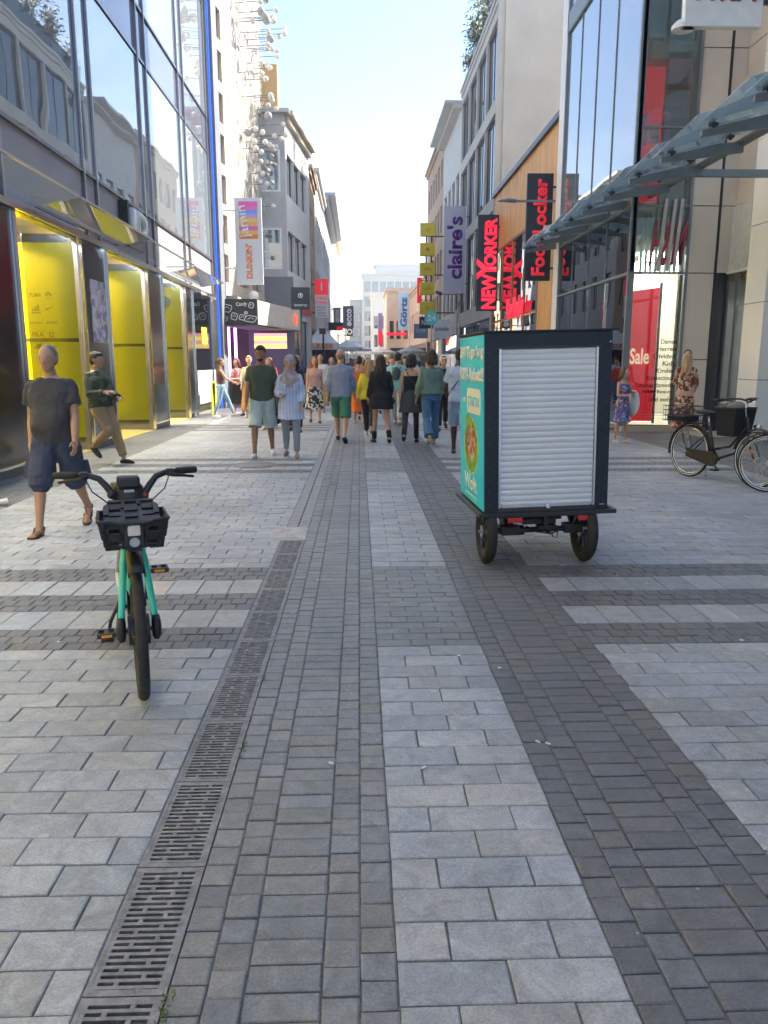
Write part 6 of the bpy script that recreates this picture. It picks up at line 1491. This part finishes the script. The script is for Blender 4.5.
person('dark skinned man in pale blue tee and denim shorts half behind the trailer',(1.69,13.0,0),R(-8),1.76,'m',SK_D,.009,('short',(.01,.01,.01)),
  top=dict(m=C('pale_blue_tee',(.42,.5,.68)),hem=.88,sleeve=.65,loose=.03),bottom=dict(m=C('denim_shorts',(.26,.36,.55)),len=.98,loose=.028,name='shorts'),shoes=('shoe',(.05,.05,.05)),L=(10,6),Rr=(-8,6),aL=(18,12,50),aR=(5,10,20),facial=False,extra=lambda *a: strap(*a,c=(.02,.02,.02),side=-1,bag=False))
person('man with white cap, black jacket and crossbody bag facing the camera in the crowd',(1.93,17.9,0),PI,1.72,'m',SK_L,.012,('short',(.05,.03,.02)),
  top=dict(m=C('black_jacket',(.03,.028,.035)),hem=.86,sleeve=1.85,loose=.035,name='jacket'),bottom=dict(m=M_blk,loose=.022),shoes=('shoe',(.04,.04,.04)),L=(14,6),Rr=(-12,10),aL=(10,10,60,20),aR=(-8,9,20),hat=('white',(.6,.58,.55)),extra=lambda *a: strap(*a,c=(.25,.2,.17),side=1,bz=.85))
person('young man in turquoise tee and light trousers with a grey backpack walking away',(.96,19.6,0),R(-10),1.80,'m',SK_L,.012,('short',(.03,.02,.015)),
  top=dict(m=C('turquoise_tee',(.2,.48,.5)),hem=.88,sleeve=.7,loose=.03),bottom=dict(m=C('light_trousers',(.42,.46,.48)),loose=.028),shoes=('shoe',(.6,.6,.6)),L=(14,5),Rr=(-10,12),facial=False,extra=backpack((.06,.08,.09),.11,.17))
# right side
def bagx(t,X,Tl,Hd,am,lg,s):
    e=MB(); e.ell(X(V(-.28,.05,.92)),(.06,.16,.25),12,10); e.build('white_bag',mat('white_bag',(.7,.7,.68),.6),t,smooth='all')
person('girl with brown hair in blue floral knee length dress by the red sale poster',(5.10,14.85,0),PI+R(25),1.42,'f',SK_L,.009,('bob',(.12,.06,.03)),
  dress=dict(m=C('blue_floral',(.1,.12,.3),vor=(28,[(.08,.12,.34),(.4,.42,.6),(.05,.08,.25),(.35,.12,.2),(.1,.18,.45)])),hem=.48,flare=.07,sleeve=0),shoes=('shoe',(.55,.5,.45)),L=(4,4),Rr=(-4,6),aL=(15,10,95,40),aR=(10,12,80,30),turn=20,extra=bagx)
person('long haired blonde woman in brown and cream floral maxi dress looking into the shop',(6.62,15.6,0),R(-25),1.70,'f',SK_L,.009,('long',(.52,.36,.19)),
  dress=dict(m=C('brown_floral',(.2,.06,.04),vor=(22,[(.2,.06,.035),(.62,.5,.4),(.12,.035,.02),(.5,.3,.2),(.25,.09,.05)])),hem=.2,flare=.1,sleeve=1.3,neck=1.44),shoes=('shoe',(.35,.25,.18)),L=(5,3),Rr=(-5,6),aL=(20,14,80,10),aR=(5,10,60,10),facial=False,nod=-8,extra=lambda t,X,Tl,Hd,am,lg,s:(lambda e:(e.torus(X(Hd@V(0,.0,1.75)),(0,1,.3),.06,.012,20,6),e.build('sunglasses',M_plast,t,smooth='all')))(MB()))
person('person in pale blue shirt and straw hat behind the display glass at the right edge',(8.75,14.3,0),PI/2,1.72,'m',SK_M,.012,('short',(.1,.06,.03)),
  top=dict(m=MT['pale_blue_tee'],hem=.88,sleeve=.7,loose=.03),bottom=dict(m=M_ldenim,loose=.03),hat=('straw',(.4,.28,.14)),L=(4,3),Rr=(-2,4))
# left middle group
person('woman in dark sleeveless top and light jeans standing in profile at the shop corner',(-3.95,22.4,0),-R(78),1.66,'f',SK_M,.012,('pony',(.05,.03,.02)),
  top=dict(m=C('maroon_top',(.06,.02,.03)),hem=1.0,sleeve=0,loose=.012),bottom=dict(m=C('mid_denim',(.2,.32,.44)),loose=.02),shoes=('shoe',(.65,.65,.65)),L=(14,4),Rr=(-6,4),aL=(35,6,30),aR=(35,6,30))
person('person in pink blouse and black skirt with folded arms at the sweets shop',(-3.55,22.9,0),PI-R(20),1.62,'f',SK_L,.013,('bob',(.14,.03,.02)),
  top=dict(m=C('pink_blouse',(.6,.26,.3),vor=(20,[(.6,.3,.34),(.7,.5,.5),(.5,.12,.16)])),hem=.98,sleeve=1.4,loose=.02),bottom=dict(m=M_blk,skirt=.35,flare=.06,waist=1.04),L=(3,3),Rr=(-3,3),aL=(10,8,90,40),aR=(10,8,90,40))
person('fair haired woman in cream blouse and long tan skirt behind the green tee man',(-3.1,22.2,0),PI,1.70,'f',SK_L,.013,('short',(.45,.33,.2)),
  top=dict(m=C('cream_blouse',(.6,.54,.46)),hem=.98,sleeve=1.5,loose=.03),bottom=dict(m=C('tan_skirt',(.35,.2,.1)),skirt=.2,flare=.1,waist=1.03),shoes=('shoe',(.5,.5,.5)),L=(8,3),Rr=(-6,4))
person('woman in white shirt and wide black trousers behind the green tee man',(-2.1,18.3,0),PI,1.62,'f',SK_L,.013,('bob',(.3,.14,.06)),
  top=dict(m=M_wht,hem=.95,sleeve=1.2,loose=.02),bottom=dict(m=M_blk,loose=.035,flareleg=.05),shoes=('shoe',(.6,.6,.6)),L=(10,3),Rr=(-8,6))
person('dark haired woman in black blouse and trousers between the tunic and the green tee',(-1.45,17.6,0),PI,1.66,'f',SK_M,.013,('long',(.02,.015,.01)),
  top=dict(m=M_blk,hem=.9,sleeve=1.6,loose=.02),bottom=dict(m=M_blk,loose=.025),shoes=('shoe',(.03,.03,.03)),L=(10,3),Rr=(-8,6))
person('red haired woman in pink sleeveless top and spotted skirt behind the headscarf woman',(-1.15,20.2,0),PI,1.68,'f',SK_L,.013,('long',(.35,.12,.05)),
  top=dict(m=C('dusty_pink',(.6,.38,.35)),hem=.95,sleeve=.4,loose=.015),bottom=dict(m=C('spotted_skirt',(.1,.1,.12),vor=(18,[(.03,.03,.04),(.6,.6,.58)])),skirt=.35,flare=.08,waist=1.02),shoes=('shoe',(.05,.05,.05)),L=(10,3),Rr=(-8,6))
person('man in white long sleeved shirt and mustard trousers walking towards the camera',(-1.2,24.4,0),PI,1.76,'m',SK_M,.013,('bald',(.3,.25,.2)),
  top=dict(m=M_wht,hem=.86,sleeve=1.7,loose=.035),bottom=dict(m=C('mustard_trousers',(.5,.33,.06)),loose=.024,len=1.75),shoes=('shoe',(.2,.12,.07)),L=(10,3),Rr=(-8,6),aL=(8,10,35),aR=(5,10,30))
person('woman in bright orange dress with dark hair walking away past the checked shirt man',(.0,19.8,0),0,1.66,'f',SK_L,.013,('bun',(.03,.02,.015)),
  dress=dict(m=C('orange_dress',(.75,.16,.03)),hem=.3,flare=.1,sleeve=.4,neck=1.42),shoes=('shoe',(.4,.3,.2)),L=(10,6),Rr=(-10,8),facial=False)
person('child in red jacket beside the orange dress',(.12,21.5,0),0,1.4,'m',SK_L,.014,('short',(.05,.03,.02)),top=dict(m=C('red_jacket',(.55,.05,.05)),hem=.86,sleeve=1.8,loose=.03),bottom=dict(m=M_blk,loose=.02),facial=False)
# distant crowd: shared prototypes, each an individual
rd=random.Random(21)
protos=[]
TOPS=[('red',(.5,.05,.05)),('white',(.66,.66,.64)),('navy',(.03,.05,.12)),('black',(.02,.02,.02)),('pink',(.6,.3,.32)),('mint',(.3,.5,.42)),('grey',(.25,.26,.28)),('orange',(.65,.25,.06)),('sky blue',(.28,.42,.62)),('cream',(.6,.52,.4))]
for i,(nm_,c_) in enumerate(TOPS):
    sx='f' if i%2 else 'm'; fc=PI if i%3 else 0
    bt=[M_denim,M_blk,M_ldenim,C('beige_trousers',(.4,.32,.22))][i%4]; bn=['blue jeans','black trousers','light jeans','beige trousers'][i%4]
    lb='%s seen %s in a %s top and %s'%('woman' if sx=='f' else 'man','from the front' if fc else 'from behind',nm_,bn)
    pr=person(lb+' in the distant crowd',(0,0,0),fc,rd.uniform(1.64,1.84) if sx=='m' else rd.uniform(1.58,1.72),sx,rd.choice([SK_L,SK_M,SK_L]),.02,(rd.choice(['short']) if sx=='m' else rd.choice(['long','bob']),rd.choice([(.02,.015,.01),(.1,.05,.03),(.35,.22,.1)])),
       top=dict(m=C(nm_.replace(' ','_')+'_top',c_),hem=.9,sleeve=rd.choice([.6,1.7]),loose=.03),bottom=dict(m=bt,loose=.024),L=(rd.uniform(6,18),5),Rr=(-rd.uniform(6,14),10),facial=False,group='people in the distant crowd')
    protos.append((pr,lb))
spots=[(-2.9,25.5),(-2.2,26.8),(-.55,26.5),(.55,23.8),(1.5,25.5),(2.6,24.2),(3.6,27.5),(.1,27.8),(-1.6,30.2),(-.3,31),(1.0,30.5),(2.1,29.5),(3.2,33),(-2.0,34.5),(-.9,35.5),(.4,35),(1.6,36.5),(2.7,38),(3.9,36),(-1.8,39.5),(-.4,41),(.8,42),(2.0,43.5),(3.3,45),(-1.2,47),(.2,48),(1.5,50),(2.8,52),(-.6,54),(1.0,57),(2.3,60),(3.6,58),(0,63),(1.8,67),(3.0,72),(.6,75),(-1.0,28.6),(.9,21.8),(-.5,22.6),(-1.9,24.2),(2.9,21.5),(1.9,27),(3.0,30.5),(-1.2,32.8),(.2,33.4),(1.9,32.2),(-.2,38),(1.1,39.4),(2.4,34.6),(-1.6,42.5),(3.1,41)]
where=lambda x:('far left','left','centre','right','far right')[min(4,max(0,int((x+3.2)/1.5)))]
for k,(x,y) in enumerate(spots):
    pr,lb=protos[k%10] if k<10 else protos[(k*7+k//10*3)%10]
    dist='front of crowd' if y<29 else 'mid crowd' if y<40 else 'deep in crowd' if y<56 else 'farthest heads'
    lab=lb.replace('seen ','').replace(' and ',', ')+' '+where(x)+', '+dist
    if k<10: pr.location=(x,y,0); pr['label']=lab; base=pr
    else: c=dup(pr,(x,y,0),pr.rotation_euler[2]+R(rd.uniform(-12,12)),lab); q=rd.uniform(.94,1.05); c.scale=(q,q,q)
# ---------------- air ----------------
hz=MB(); hz.box(-260,260,-210,610,-1.05,26)
me=bpy.data.meshes.new('haze'); me.from_pydata(hz.v,[],hz.f); ho=bpy.data.objects.new('haze',me); COL.objects.link(ho); ho['kind']='stuff'; ho['label']='pale summer haze filling the street'; ho['category']='haze'
hm=bpy.data.materials.new('haze'); hm.use_nodes=True; t=hm.node_tree; t.nodes.remove(t.nodes['Principled BSDF']); pv=t.nodes.new('ShaderNodeVolumePrincipled'); pv.inputs['Color'].default_value=(.92,.95,1,1); pv.inputs['Density'].default_value=.0018; pv.inputs['Anisotropy'].default_value=.3
t.links.new(pv.outputs[0],t.nodes['Material Output'].inputs['Volume']); me.materials.append(hm)
